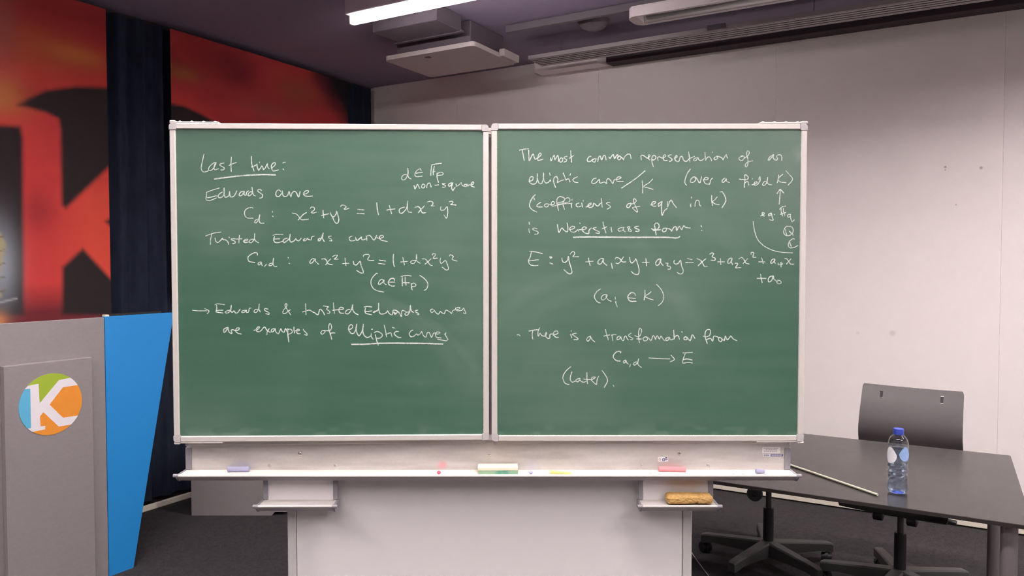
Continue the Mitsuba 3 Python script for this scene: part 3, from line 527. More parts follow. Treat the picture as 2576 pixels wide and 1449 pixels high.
# ---------------------------------------------------------------- lectern
L = thing("lectern", "tall grey lectern with a blue tapering wing and a round K emblem", "lectern")
add(L + "__body", box(0.40, 0.7500, 2.909, 3.82, 0.0, 1.10, 0.003), "lectern_grey", ROOM, False)
add(L + "__front_board", box(0.7505, 0.780, 2.909, 3.82, 0.0, 1.262, 0.002), "lectern_grey", ROOM, False)
fp = add(L + "__front_panel", box(0.781, 0.815, 2.992, 3.375, 0.0, 1.082, 0.003), "lectern_grey", ROOM, False, label="raised grey front panel")
add(L + "__wing", prism([(2.533, 1.264), (2.907, 1.264), (2.907, 0.0), (2.781, 0.0)], "x", 0.752, 0.781), "lectern_blue", ROOM, False, label="bright blue wing narrowing towards the floor")
add(L + "__desk_edge", box(0.715, 0.748, 2.58, 2.862, 1.245, 1.2735, 0.002), "black_plastic", ROOM, False, label="dark rim of the desk behind the blue wing")
add(L + "__edge_block", box(0.722, 0.749, 2.864, 2.885, 1.245, 1.2715, 0.002), "duster_wood", ROOM, False)
K_OUT = [(3.325, 0.965), (3.28, 0.987), (3.237, 0.990), (3.234, 0.903), (3.149, 0.994), (3.101, 0.998), (3.04, 1.005), (3.02, 0.962), (3.132, 0.959), (3.192, 0.890), (3.133, 0.820), (3.04, 0.819),
         (3.04, 0.782), (3.153, 0.784), (3.219, 0.861), (3.234, 0.845), (3.232, 0.800), (3.212, 0.798), (3.213, 0.783), (3.269, 0.782), (3.33, 0.775), (3.31, 0.799), (3.272, 0.800), (3.272, 0.973), (3.31, 0.974)]
disc, kk = Point(3.183, 0.891).buffer(0.1375, quad_segs=24), Polygon(K_OUT).buffer(0)
kk = kk.intersection(disc)
rest = disc.difference(kk)
logo = add(L + "__emblem", prism(kk, "x", 0.8152, 0.8176), "logo_white", ROOM, False, label="round emblem with a white letter K")
for g in getattr(rest, "geoms", [rest]):
    cs, cz = g.representative_point().x, g.representative_point().y
    mat = "logo_blue" if cs > 3.27 and cz < 0.975 and cz > 0.79 else "logo_green" if cz > 0.93 and cs > 3.12 else "logo_orange"
    add(L + "__emblem__field", prism(g, "x", 0.8152, 0.8172), mat, ROOM, False)

# ---------------------------------------------------------------- low grey box behind the board
add("low_cabinet", prism([(-1.934, 0.0), (-1.45, 0.0), (-1.432, 0.022), (-1.36, 0.022), (-1.36, 0.40), (-1.934, 0.40)], "y", 4.512, 4.86), "lectern_grey", WORLD, False,
    label="low grey box standing on the carpet behind the left end of the chalkboard", cat="box")

# ---------------------------------------------------------------- chalkboard
CB = thing("chalkboard", "large mobile green chalkboard with two square wings full of white handwriting on a white base", "chalkboard")
WING_W = 0.983
YAW = math.asin(0.030 / WING_W)
RIGHT = frame(-0.0645, 2.375, 0.9595)
LEFT = frame(-0.073 - WING_W * math.cos(YAW), 2.375 - WING_W * math.sin(YAW), 0.963, YAW)


def chalk_words(strokes):
    """The strokes of one line, gathered into the words they form, left to right: one mesh per word."""
    parts = []
    for s in strokes.split(";"):
        w = 0.0043 if s.startswith("*") else 0.0025 + 0.0007 * random.random()
        v = np.array(s.strip("*").split(), float).reshape(-1, 2) / 1000
        parts.append(LineString(smooth_line(v)).buffer(w / 2, quad_segs=3).simplify(0.00025))
    zones = shapely.union_all([g.buffer(0.0095, quad_segs=3) for g in parts])
    zones = sorted(getattr(zones, "geoms", [zones]), key=lambda g: g.bounds[0])
    return [prism(shapely.union_all([g for g in parts if z.intersects(g)]), "y", -0.0007, -0.0001) for z in zones]


def wing(M, w, h, writing, side):
    k = add(CB + "__writing_panel", box(0.006, w - 0.006, 0.0, 0.022, 0.006, h - 0.006), "board_green", M, False, label=f"green writing panel, the {side} wing")
    r, c = 0.0180, 0.0205
    for x0, x1, z0, z1 in ((c, w - c, h - r, h), (c, w - c, 0, r), (0, r, c, h - c), (w - r, w, c, h - c)):
        add(k + "__frame_rail", box(x0, x1, -0.006, 0.030, z0, z1, 0.0022), "aluminium", M, False)
    for x0 in (0, w - c):
        for z0 in (0, h - c):
            rr = rounded(x0, x0 + c, z0, z0 + c, 0.0005)
            # the outer corner is rounded
            ox, oz = (x0 + c if x0 > 0.1 else x0), (z0 + c if z0 > 0.1 else z0)
            cut = shapely.geometry.box(min(ox, x0 + c / 2), min(oz, z0 + c / 2), max(ox, x0 + c / 2), max(oz, z0 + c / 2))
            ball = Point(x0 + c / 2, z0 + c / 2).buffer(c / 2, quad_segs=8)
            sh = rr.difference(cut).union(ball).union(rr.intersection(shapely.geometry.box(x0 + 0.004, z0 + 0.0005, x0 + c - 0.004, z0 + c - 0.0005)).difference(cut))
            add(k + "__corner_cap", prism(sh.buffer(0.0002), "y", -0.0075, 0.0305), "cap_plastic", M, 40)
    # riveted grip strip at the outer end of the upper and the lower rail
    a, b = (0.0, 0.150) if side == "left" else (w - 0.148, w + 0.002)
    strip = [box(a, b, -0.004, 0.026, h + 0.0004, h + 0.0048, 0.0012)]
    for x in np.linspace(a + 0.030, b - 0.012, 4) if side == "left" else np.linspace(a + 0.012, b - 0.030, 4):
        s = trimesh.creation.icosphere(2, 0.0052)
        s.vertices = s.vertices * [1, 1, 0.75] + [x, 0.004, h + 0.0048]
        strip.append(s)
    e = (a, a + 0.018) if side == "left" else (b - 0.020, b)
    strip.append(box(e[0], e[1], -0.005, 0.026, h + 0.003, h + 0.0085, 0.002))
    add(k + "__grip_strip", cat(*strip), "aluminium", M, False)
    strip = [box(a, b, -0.004, 0.026, -0.0048, -0.0004, 0.0012), box(e[0], e[1], -0.005, 0.026, -0.0080, -0.003, 0.002)]
    add(k + "__grip_strip", cat(*strip), "aluminium", M, False)
    # guide rail hanging behind the lower edge
    g0, g1 = (0.028, w - 0.012) if side == "left" else (0.010, w - 0.040)
    add(k + "__guide_rail", box(g0, g1, 0.026, 0.034, -0.017, 0.010, 0.001), "tray_metal", M, False)
    for x in ((0.030,) if side == "left" else (0.012, w - 0.040)):
        add(k + "__guide_stop", box(x - 0.006, x + 0.006, 0.020, 0.034, -0.019, -0.0006, 0.002), "cap_plastic", M, False)
    for lab, st in writing:
        words = chalk_words(st)
        read = lab.split() if len(lab.split()) == len(words) else [lab] * len(words)
        for word, mesh in zip(read, words):
            add(k + "__chalk_writing", mesh, "chalk_mark", M, False, label=f"white chalk writing, reading {word}" if word != lab else f"white chalk writing in the line reading {lab}")
    return k


wing(LEFT, WING_W, 0.990, WRITING_ON_LEFT, "left")
wing(RIGHT, 0.9855, 0.997, WRITING_ON_RIGHT, "right")
add(CB + "__hinge", box(-0.0745, -0.0635, 2.380, 2.402, 1.925, 1.945, 0.001), "aluminium", WORLD, False)
add(CB + "__back_frame", cat(box(-0.86, 0.72, 2.425, 2.460, 1.00, 1.90), box(-0.14, 0.0, 2.412, 2.4245, 0.97, 1.92)), "grey_metal", WORLD, False)


def tray(key, x0, x1, z, top, end, screws=(), plate="tray_metal"):
    """A chalk tray: back plate, floor with a rounded front bead, an underside sloping back, plastic end pieces."""
    k = add(CB + "__" + key, box(x0, x1, 2.410, 2.414, z - 0.02, top), plate, WORLD, False)
    bead = [(2.345 + 0.0042 * math.cos(a), z - 0.001 + 0.0042 * math.sin(a)) for a in np.linspace(math.radians(75), math.radians(265), 10)]
    prof = [(2.4095, z), (2.352, z - 0.0005)] + bead + [(2.352, z - 0.0058), (2.4095, z - 0.0058)]
    add(k + "__ledge", prism(prof, "x", x0 + 0.001, x1 - 0.001), "tray_floor" if end > 0.015 else "tray_metal", WORLD, 50)
    add(k + "__underside", prism([(2.344, z - 0.0060), (2.346, z - 0.0085), (2.360, z - 0.0200), (2.4095, z - 0.0205), (2.4095, z - 0.0060)], "x", x0 + 0.001, x1 - 0.001), "grey_metal", WORLD, False)
    for sgn, xe in ((-1, x0), (1, x1)):
        a, b = (xe - 0.002, xe + end) if sgn < 0 else (xe - end, xe + 0.002)
        pieces = [box(a, b, 2.4045, 2.4098, z + 0.002, min(top, z + 0.073), 0.0008)]
        o = (xe - 0.014, xe + 0.002) if sgn < 0 else (xe - 0.002, xe + 0.014)
        pieces.append(cyl((o[0], 2.345, z - 0.001), (o[1], 2.345, z - 0.001), 0.0056, 20))
        i = (xe - 0.006, xe + 0.0008) if sgn < 0 else (xe - 0.0008, xe + 0.006)
        pieces.append(prism([(2.4145, z + 0.001), (2.352, z + 0.001), (2.341, z - 0.004), (2.343, z - 0.009), (2.358, z - 0.0215), (2.4145, z - 0.0215)], "x", i[0], i[1]))
        add(k + "__end_piece", cat(*pieces), "end_plastic", WORLD, 40)
    for x, zs, r in screws:
        s = trimesh.creation.icosphere(3, r)
        v = s.vertices * [1, 0.45, 1] + [x, 2.4098, zs]
        add(k + "__screw", trimesh.Trimesh(v, s.faces, process=False), "screw_metal", WORLD, True)
    return k


SC = [(-0.681, 0.909, 0.0075), (-0.780, 0.871, 0.005), (-0.568, 0.871, 0.005), (-0.072, 0.906, 0.0055), (0.539, 0.911, 0.0075), (0.418, 0.871, 0.005), (0.631, 0.871, 0.005)]
TR = tray("chalk_tray", -1.046, 0.892, 0.857, 0.952, 0.016, SC)
tray("sponge_tray", -0.798, -0.562, 0.760, 0.8375, 0.013, (), "base_white")
tray("sponge_tray", 0.408, 0.645, 0.760, 0.8375, 0.013, (), "stained_plate")

# stickers on the tray's back plate: a rating label, a maker's strip and the tested-safety mark
fy = 2.4098


def flat(x0, x1, z0, z1, d=0.0002):
    return box(x0, x1, fy - d, fy, z0, z1)


st = add(TR + "__sticker", flat(0.804, 0.862, 0.911, 0.930), "sticker_white", WORLD, False, label="white rating sticker")
lines = []
for row, (a, b) in enumerate(((0.809, 0.857), (0.816, 0.852), (0.812, 0.853))):
    x = a
    while x < b:
        w = random.uniform(0.002, 0.005)
        lines.append(box(x, min(b, x + w), fy - 0.0004, fy - 0.0002, 0.9255 - row * 0.0048, 0.9275 - row * 0.0048))
        x += w + random.uniform(0.001, 0.0022)
st2 = add(TR + "__sticker", flat(0.808, 0.873, 0.9005, 0.9075), "sticker_white", WORLD, False, label="maker's strip in navy and white")
strip = [box(0.831, 0.872, fy - 0.0004, fy - 0.0002, 0.9008, 0.9072)]
for i in range(3):
    ring = Point(0.812 + 0.0062 * i, 0.904).buffer(0.0027, quad_segs=5).difference(Point(0.812 + 0.0062 * i, 0.904).buffer(0.0013, quad_segs=5))
    strip.append(prism(ring, "y", fy - 0.0004, fy - 0.0002))
st3 = add(TR + "__sticker", flat(0.470, 0.502, 0.884, 0.899), "sticker_white", WORLD, False, label="small test mark sticker reading GS")


def stroke(pts, w, x0, z0, d0=0.0004, d1=0.0002):
    return prism(LineString(smooth_line(np.array(pts, float), 0.001)).buffer(w / 2, quad_segs=4), "y", fy - d0, fy - d1)


def at_mark(pts, x, z, k):
    return [(x + a * k, z + b * k) for a, b in pts]


G_ = [(0.95, 0.85), (0.5, 1.0), (0.08, 0.7), (0.05, 0.3), (0.4, 0.0), (0.9, 0.15), (0.9, 0.5), (0.55, 0.5)]
S_ = [(0.9, 0.9), (0.5, 1.0), (0.1, 0.8), (0.45, 0.55), (0.9, 0.3), (0.6, 0.0), (0.1, 0.12)]
marks = [stroke(at_mark(G_, 0.4835, 0.8858, 0.0082), 0.0019, 0, 0), stroke(at_mark(S_, 0.4920, 0.8892, 0.0078), 0.0019, 0, 0)]
tri_ = Polygon([(0.472, 0.8905), (0.4795, 0.8905), (0.4758, 0.8965)])
grey = [prism(tri_.difference(tri_.buffer(-0.0009)), "y", fy - 0.0004, fy - 0.0002), box(0.4725, 0.4795, fy - 0.0004, fy - 0.0002, 0.8865, 0.8875)]
scene_marks = [(TR + "__sticker_print", lines, "ink_grey"), (TR + "__sticker_print", strip, "ink_blue"), (TR + "__sticker_print", marks, "ink_blue"), (TR + "__sticker_print", grey, "ink_grey")]
for k, ms, mat in scene_marks:
    add(k, cat(*ms), mat, WORLD, False)
small = []
x = 0.8335
while x < 0.868:
    w = random.uniform(0.001, 0.0026)
    small.append(box(x, x + w, fy - 0.0006, fy - 0.0004, 0.9030, 0.9052))
    x += w + 0.0007
add(TR + "__sticker_print", cat(*small), "sticker_white", WORLD, False)

# the white base below the trays
add(CB + "__base_panel", box(-0.7055, 0.5575, 2.450, 2.466, 0.10, 0.938), "base_white", WORLD, False, label="large white base panel")
for x0, x1 in ((-0.735, -0.7075), (0.5595, 0.589)):
    add(CB + "__base_post", box(x0, x1, 2.446, 2.500, 0.085, 0.94, 0.002), "post_metal", WORLD, False)
for x in (-0.72, 0.574):
    foot = add(CB + "__foot", box(x - 0.025, x + 0.025, 2.18, 2.78, 0.055, 0.0845, 0.004), "post_metal", WORLD, False)
    for y in (2.22, 2.74):
        add(foot + "__caster", cat(cyl((x - 0.012, y, 0.025), (x + 0.012, y, 0.025), 0.025, 24), box(x - 0.018, x + 0.018, y - 0.012, y + 0.012, 0.03, 0.0545, 0.002)), "black_plastic", WORLD, 40)

# ---------------------------------------------------------------- chalk, duster and sponge on the trays
ZT = 0.857


def stick(x0, x1, y, r, mat, label, tilt=0.0, z=ZT, taper=1.0):
    d = (x1 - x0) / 2
    pts = [(x0, y - tilt, z + r), (x0 + 0.001, y - tilt, z + r), (x1 - 0.0012, y + tilt, z + r * taper), (x1, y + tilt, z + r * taper)]
    return add("chalk_stick", tube(pts, [r * 0.8, r, r * taper, r * 0.8 * taper], 14), mat, WORLD, 40, label=label, cat="chalk")


stick(-0.905, -0.837, 2.386, 0.0082, "chalk_blue", "thick pale blue chalk stick near the left end of the tray", 0.001)
stick(0.468, 0.553, 2.388, 0.0080, "chalk_pink", "thick pink chalk stick lying under the GS sticker", -0.003)
stick(0.120, 0.186, 2.362, 0.0056, "chalk_yellow", "yellow chalk stick to the right of the duster", -0.004, taper=0.6)
stick(0.770, 0.799, 2.368, 0.0078, "chalk_blue", "short pale blue chalk stub near the right end of the tray", 0.003, taper=0.75)
stick(-0.645, -0.592, 2.357, 0.0036, "chalk_white", "thin white chalk stick lying along the front of the tray, left of the red crumb")


def crumb(x, y, r, mat, label, sq=(1, 1, 0.7), z=ZT):
    s = trimesh.creation.icosphere(2, r)
    v = np.array(s.vertices)
    v *= (0.8 + 0.45 * meshkit.noise(v / r * 1.3 + x * 40, 3))[:, None]
    v = v * sq
    v += [x, y, z - v[:, 2].min()]
    return add("chalk_crumb", trimesh.Trimesh(v, s.faces, process=False), mat, WORLD, 40, label=label, cat="chalk")


crumb(-0.231, 2.364, 0.0062, "chalk_red", "red chalk crumb left of the duster")
crumb(0.060, 2.362, 0.0055, "chalk_blue", "tiny pale blue chalk crumb between duster and yellow chalk")
crumb(0.437, 2.368, 0.0050, "chalk_white", "small white chalk crumb just left of the pink chalk stick")
crumb(0.698, 2.362, 0.0055, "chalk_white", "white chalk crumb, left one of the pair right of the pink chalk")
crumb(0.728, 2.362, 0.0050, "chalk_white", "white chalk crumb closest to the blue stub on the right")

D = thing("board_duster", "cream topped green felt board duster in the middle of the tray", "duster")
DM = frame(-0.0445, 2.3775, ZT, math.radians(1.5))
add(D + "__felt", box(-0.0615, 0.0625, -0.024, 0.024, 0.0, 0.0125, 0.0012), "felt_green", DM, False, label="green felt pad")
add(D + "__block", box(-0.064, 0.0625, -0.0245, 0.0245, 0.0126, 0.0225, 0.0012), "duster_wood", DM, False, label="cream wooden block")

sp = trimesh.creation.box(extents=(0.146, 0.056, 0.026))
for _ in range(5):
    sp = sp.subdivide()
v = np.array(sp.vertices)
q = np.clip(v, [-0.062, -0.017, -0.003], [0.062, 0.017, 0.003])
dirs = v - q
dirs /= np.linalg.norm(dirs, axis=1, keepdims=True) + 1e-9
v = q + dirs * np.minimum(np.linalg.norm(v - q, axis=1, keepdims=True), 0.0098)
nn = meshkit.fbm(v * 55, 3, 2)[:, None] - 0.5
n2 = meshkit.fbm(v * 210, 3, 8)[:, None] - 0.5
v = v + dirs * (0.005 * nn + 0.0048 * n2)
crack = np.exp(-((v[:, 0] - 0.025 - 0.25 * v[:, 2]) / 0.0022) ** 2)[:, None] * (v[:, 1] < 0)[:, None]
v = v - dirs * 0.0035 * crack
v += [0.560, 2.3735, 0.762 - v[:, 2].min()]
add("board_sponge", trimesh.Trimesh(v, sp.faces, process=False), "sponge_foam", WORLD, True, label="yellow ochre sponge lying on the small right-hand tray under the chalk tray", cat="sponge")

# ---------------------------------------------------------------- table
TB = thing("table", "black meeting table behind the right end of the chalkboard", "table")
T0, T1, S0, S1 = 2.715, 4.517, 1.413, 2.372
add(TB + "__tabletop", box(T0, T1, S0, S1, 0.7275, 0.740, 0.0012), "table_laminate", ROOM, False, label="matt black table top")
add(TB + "__edge_band", prism(shapely.geometry.box(T0 - 0.001, S0 - 0.001, T1 + 0.001, S1 + 0.001).difference(shapely.geometry.box(T0, S0, T1, S1)), "z", 0.7275, 0.7390), "table_edge", ROOM, False)
for tx in (T0 + 0.055, T1 - 0.055):
    for sx in (S0 + 0.10, S1 - 0.065):
        add(TB + "__leg", cyl((tx, sx, 0.0), (tx, sx, 0.7270), 0.0235, 28), "leg_metal", ROOM, 40)
add(TB + "__under_frame", cat(box(T0 + 0.10, T1 - 0.10, S0 + 0.12, S0 + 0.15, 0.695, 0.727), box(T0 + 0.10, T1 - 0.10, S1 - 0.25, S1 - 0.22, 0.695, 0.727)), "black_plastic", ROOM, False)
add("pointer_stick", tube([(4.093, 2.277, 0.7445), (3.32, 1.683, 0.7445)], [0.0042, 0.0042], 14), "pointer_cream", ROOM, 40, label="cream pointer stick lying across the black table", cat="pointer")

# ---------------------------------------------------------------- water bottle
BO = thing("water_bottle", "clear plastic water bottle with a blue cap standing on the black table", "bottle")
bx, bs = 4.149, 2.204
pb = CORNER + bx * U + bs * V
BM = frame(pb[0], pb[1], 0.7402)


def wavy(profile, n=72, amp=0.0):
    """Lathe with the crumpled diagonal ribs of a thin bottle between heights 0.03 and 0.115."""
    p = np.array(profile, float)
    a = np.arange(n) * 2 * math.pi / n
    r, z = p[:, 0][:, None], p[:, 1][:, None]
    env = np.exp(-(((z - 0.075) / 0.034) ** 4))
    rr = r * (1 + amp * env * (0.45 * np.sin(3 * a[None] + 190 * z) + 0.55 * np.sin(5 * a[None] - 330 * z)) * (r > 0.004))
    v = np.stack([rr * np.cos(a), rr * np.sin(a), z + 0 * rr], -1).reshape(-1, 3)
    f = []
    for i in range(len(p) - 1):
        for j in range(n):
            k = (j + 1) % n
            f += [(i * n + j, i * n + k, (i + 1) * n + k), (i * n + j, (i + 1) * n + k, (i + 1) * n + j)]
    return trimesh.Trimesh(v, np.array(f), process=False)


outer = [(0.0001, 0.0006), (0.020, 0.0006), (0.0295, 0.004), (0.0318, 0.012), (0.0312, 0.022)] + [(0.0312 - 0.0020 * math.sin((z - 0.022) / 0.09 * math.pi), z) for z in np.linspace(0.026, 0.110, 44)] + \
    [(0.0302, 0.116), (0.0295, 0.122), (0.0315, 0.127), (0.0322, 0.150), (0.0318, 0.163), (0.0308, 0.166), (0.0316, 0.170), (0.0298, 0.180), (0.0262, 0.188), (0.0195, 0.196), (0.0150, 0.2005), (0.0145, 0.203)]
add(BO + "__body", wavy(outer, 72, 0.085), "bottle_plastic", BM, True)
level = 0.158
inner = [(max(r - 0.0011, 0.0001), z + (0.0012 if z < 0.01 else 0)) for r, z in outer if z < level] + [(0.0305, level), (0.0001, level)]
add(BO + "__water", wavy(inner, 72, 0.085), "water", BM, True)
add(BO + "__cap", lathe([(0.0, 0.2010), (0.0158, 0.2010), (0.0165, 0.2025), (0.0165, 0.2180), (0.0155, 0.2205), (0.0, 0.2210)]), "cap_blue", BM, 40, label="blue screw cap")
add(BO + "__base", lathe([(0.0, 0.0030), (0.017, 0.0030), (0.0185, 0.0042), (0.014, 0.0075), (0.006, 0.0100), (0.0, 0.0105)]), "bottle_base", BM, 40, label="blue tinted base")


def wrap(outline, r, z0, ang0):
    """A flat outline (arc length, height) bent onto the bottle, 0.3 mm thick."""
    g = Polygon(outline)
    m = prism(g, "y", 0.0, 0.0003)
    for _ in range(2):
        m = m.subdivide()
    v = np.array(m.vertices)
    a, z, d = ang0 + v[:, 0] / r, z0 + v[:, 2], r + 0.0004 - v[:, 1]
    return trimesh.Trimesh(np.stack([d * np.cos(a), d * np.sin(a), z], -1), m.faces, process=False)


def drop(w, h):
    a = np.linspace(0, 2 * math.pi, 40, endpoint=False)
    return [(0.5 * w * math.cos(x) * (1 - 0.42 * max(math.sin(x), 0)), 0.5 * h * math.sin(x)) for x in a]


toward = math.atan2(-pb[1], -pb[0])
add(BO + "__label", wrap(drop(0.046, 0.056), 0.0330, 0.133, toward - 0.80), "label_white", BM, False, label="white drop-shaped label")
add(BO + "__label", wrap(drop(0.040, 0.048), 0.0330, 0.140, toward + 0.70), "label_blue", BM, False, label="light blue drop-shaped label")

# ---------------------------------------------------------------- swivel chairs
def swivel_chair(t, s, angle, phase, label, seat_z, knob=False):
    ch = thing("swivel_chair", label, "chair", None)
    c, sn = math.cos(angle), math.sin(angle)
    Q = np.eye(4)
    Q[:2, :2], Q[:2, 3] = [[c, -sn], [sn, c]], (t, s)
    M = ROOM @ Q                                       # local: x along the seat's width, y forwards, z up
    Q0 = np.eye(4)
    Q0[:2, 3] = (t, s)
    MB = ROOM @ Q0
    add(ch + "__hub", lathe([(0.0, 0.070), (0.040, 0.070), (0.046, 0.080), (0.044, 0.112), (0.030, 0.124), (0.0, 0.124)]), "base_plastic", MB, 40)
    for k in range(5):
        a = math.radians(phase + 72 * k)
        d, n = np.array([math.cos(a), math.sin(a)]), np.array([-math.sin(a), math.cos(a)])
        pts = []
        for r, w, z1, z0 in ((0.030, 0.031, 0.122, 0.052), (0.16, 0.027, 0.114, 0.062), (0.27, 0.024, 0.106, 0.066), (0.322, 0.022, 0.101, 0.056), (0.338, 0.017, 0.094, 0.052)):
            for q in (-1, 1):
                pts.append([*(d * r + n * w * q * 1.0), z0])
                pts.append([*(d * r + n * w * q), z1 - 0.006])
                pts.append([*(d * r + n * w * q * 0.75), z1])
        pts = np.array(pts).reshape(5, 6, 3)
        vs, fs = pts.reshape(-1, 3), []
        order = [0, 1, 2, 5, 4, 3]
        for i in range(4):
            for j in range(6):
                a0, a1 = order[j], order[(j + 1) % 6]
                fs += [(i * 6 + a0, i * 6 + a1, (i + 1) * 6 + a1), (i * 6 + a0, (i + 1) * 6 + a1, (i + 1) * 6 + a0)]
        for i, rev in ((0, False), (4, True)):
            ring = [i * 6 + o for o in order]
            for j in range(1, 5):
                f = (ring[0], ring[j + 1], ring[j])
                fs.append(f[::-1] if rev else f)
        arm = trimesh.Trimesh(vs, np.array(fs), process=False)
        trimesh.repair.fix_normals(arm)
        leg = add(ch + "__star_leg", arm, "base_plastic", MB, 30)
        cc = d * 0.312
        turn = a + 0.9 + 0.7 * k
        e = np.array([math.cos(turn), math.sin(turn)])
        cw = cc - np.array([-e[1], e[0]]) * 0.012
        wheels = [tube([(*(cw + e * x0), 0.0265), (*(cw + e * x1), 0.0265)], [0.0262, 0.0262], 22) for x0, x1 in ((-0.024, -0.007), (0.007, 0.024))]
        hood = [box(-0.006, 0.006, -0.006, 0.006, 0.02, 0.058)]
        hood[0].apply_translation([cc[0], cc[1], 0])
        hood.append(tube([(*(cw - e * 0.007), 0.0275), (*(cw + e * 0.007), 0.0275)], [0.031, 0.031], 18))
        add(leg + "__caster", cat(*wheels, *hood), "black_plastic", MB, 40)
    add(ch + "__column_sleeve", tube([(0, 0, 0.112), (0, 0, 0.287), (0, 0, 0.290)], [0.0255, 0.0255, 0.023], 28), "black_plastic", MB, 40)
    add(ch + "__gas_lift", cyl((0, 0, 0.285), (0, 0, seat_z - 0.0625), 0.0138, 24), "lift_metal", MB, 40, label="grey metal lift tube")
    z = seat_z
    mech = [box(-0.075, 0.075, -0.09, 0.10, z - 0.062, z - 0.0135, 0.006)]
    for x in () if knob else (-0.085, 0.055):
        mech.append(tube([(x - 0.022, 0.05, z - 0.090), (x - 0.018, 0.05, z - 0.090), (x + 0.018, 0.05, z - 0.090), (x + 0.022, 0.05, z - 0.090)], [0.018, 0.026, 0.026, 0.018], 20))
    if not knob:
        mech += [box(x - 0.008, x + 0.008, 0.035, 0.065, z - 0.085, z - 0.055) for x in (-0.085, 0.055)] + [box(-0.095, 0.065, 0.03, 0.07, z - 0.068, z - 0.05)]
    add(ch + "__mechanism", cat(*mech), "black_plastic", M, 40)
    add(ch + "__lever", cat(tube([(0.07, 0.0, z - 0.050), (0.19, 0.02, z - 0.070)], [0.005, 0.005], 10), box(0.175, 0.225, 0.008, 0.038, z - 0.079, z - 0.065, 0.004)), "black_plastic", M, 40)
    if knob:
        ring = Point(0, 0).buffer(0.037, quad_segs=10).difference(Point(0, 0).buffer(0.013, quad_segs=6))
        kn = cat(prism(ring, "y", 0.0, 0.022), prism(Point(0, 0).buffer(0.0125, quad_segs=6), "y", 0.0, 0.012))
        kn.apply_translation([-0.050, 0.075, 0.376])
        add(ch + "__tension_knob", cat(kn, box(-0.062, -0.038, -0.02, 0.0745, 0.370, 0.385)), "base_plastic", MB, 40)
    # bent plywood seat and back, both 12 mm
    def shell(line, half, key, slots=()):
        line = smooth_line(np.array(line, float), 0.012)
        tang = np.gradient(line, axis=0)
        tang /= np.linalg.norm(tang, axis=1, keepdims=True)
        nor = np.stack([-tang[:, 1], tang[:, 0]], -1)
        xs = np.linspace(-1, 1, 15)
        rows_f, rows_b = [], []
        L = np.r_[0, np.cumsum(np.linalg.norm(np.diff(line, axis=0), axis=1))]
        for i, (p, n) in enumerate(zip(line, nor)):
            e = min(L[i], L[-1] - L[i])
            hw = half(L[i] / L[-1]) - (0.005 - math.sqrt(max(0.005**2 - (0.005 - min(e, 0.005)) ** 2, 0)))
            dish = 0.010 * xs**2
            for sign, rows in ((1, rows_f), (-1, rows_b)):
                o = p + n * 0.006 * sign
                rows.append(np.stack([xs * hw, o[0] + dish * abs(n[0]), o[1] + dish * abs(n[1])], -1))
        fr, bk = np.array(rows_f), np.array(rows_b)
        h, w = fr.shape[:2]
        ii, jj = np.meshgrid(np.arange(h - 1), np.arange(w - 1), indexing="ij")
        q = np.stack([ii * w + jj, ii * w + jj + 1, (ii + 1) * w + jj + 1, (ii + 1) * w + jj], -1).reshape(-1, 4)
        tri = np.vstack([q[:, [0, 1, 2]], q[:, [0, 2, 3]]])
        n0 = h * w
        rim = np.concatenate([np.arange(w), np.arange(1, h) * w + w - 1, (h - 1) * w + np.arange(w - 2, -1, -1), np.arange(h - 2, 0, -1) * w])
        side = []
        for a_, b_ in zip(rim, np.roll(rim, -1)):
            side += [(a_, n0 + a_, n0 + b_), (a_, n0 + b_, b_)]
        m = trimesh.Trimesh(np.vstack([fr.reshape(-1, 3), bk.reshape(-1, 3)]), np.vstack([tri, tri[:, ::-1] + n0, side]), process=False)
        trimesh.repair.fix_normals(m)
        return m
    add(ch + "__seat", shell([(0.225, z - 0.03), (0.205, z - 0.008), (0.16, z - 0.003), (0.0, z - 0.006), (-0.14, z - 0.003), (-0.19, z + 0.004)], lambda k: 0.215, "seat"), "seat_shell", M, 30)
    dz = 0.0
    back = add(ch + "__backrest", shell([(-0.232, 0.52 + dz), (-0.222, 0.58 + dz), (-0.196, 0.645 + dz), (-0.178, 0.70 + dz), (-0.180, 0.75 + dz), (-0.207, 0.835 + dz), (-0.243, 0.922 + dz)], lambda k: 0.226 - 0.010 * k, "back"), "chair_shell", M, 30, label="bent black backrest with two slots")
    for x in (-0.130, 0.130):
        zs, ys = 0.881 + dz, -0.2190
        slot = box(x - 0.0065, x + 0.0065, ys - 0.002, ys + 0.0045, zs - 0.016, zs + 0.016, 0.0015)
        rot = trimesh.transformations.rotation_matrix(math.radians(21), [1, 0, 0], [x, ys, zs])
        slot.apply_transform(rot)
        sk = add(back + "__slot_insert", slot, "black_plastic", M, False)
        ends = [box(x - 0.0070, x + 0.0070, ys - 0.002, ys + 0.0062, zs + q - 0.0022, zs + q + 0.0022, 0.0008) for q in (-0.0165, 0.0165)]
        for e in ends:
            e.apply_transform(rot)
            add(back + "__slot_end", e, "chrome", M, False)
    bar = [tube(smooth_line([(x, -0.10, z - 0.028), (x, -0.20, z - 0.02), (x, -0.252, z + 0.03), (x, -0.246, z + 0.10), (x, -0.222, z + 0.17)], 0.02), 0.009, 10) for x in (-0.09, 0.09)]
    add(ch + "__back_bracket", cat(*bar), "lift_metal", M, 40)
    return ch


swivel_chair(3.52, 1.148, math.radians(-95), 36, "black swivel chair under the table behind the chalkboard, only its star base showing", 0.460, True)
swivel_chair(4.116, 1.215, math.radians(7), 34, "black swivel chair behind the table with its bent backrest showing behind the bottle", 0.460)

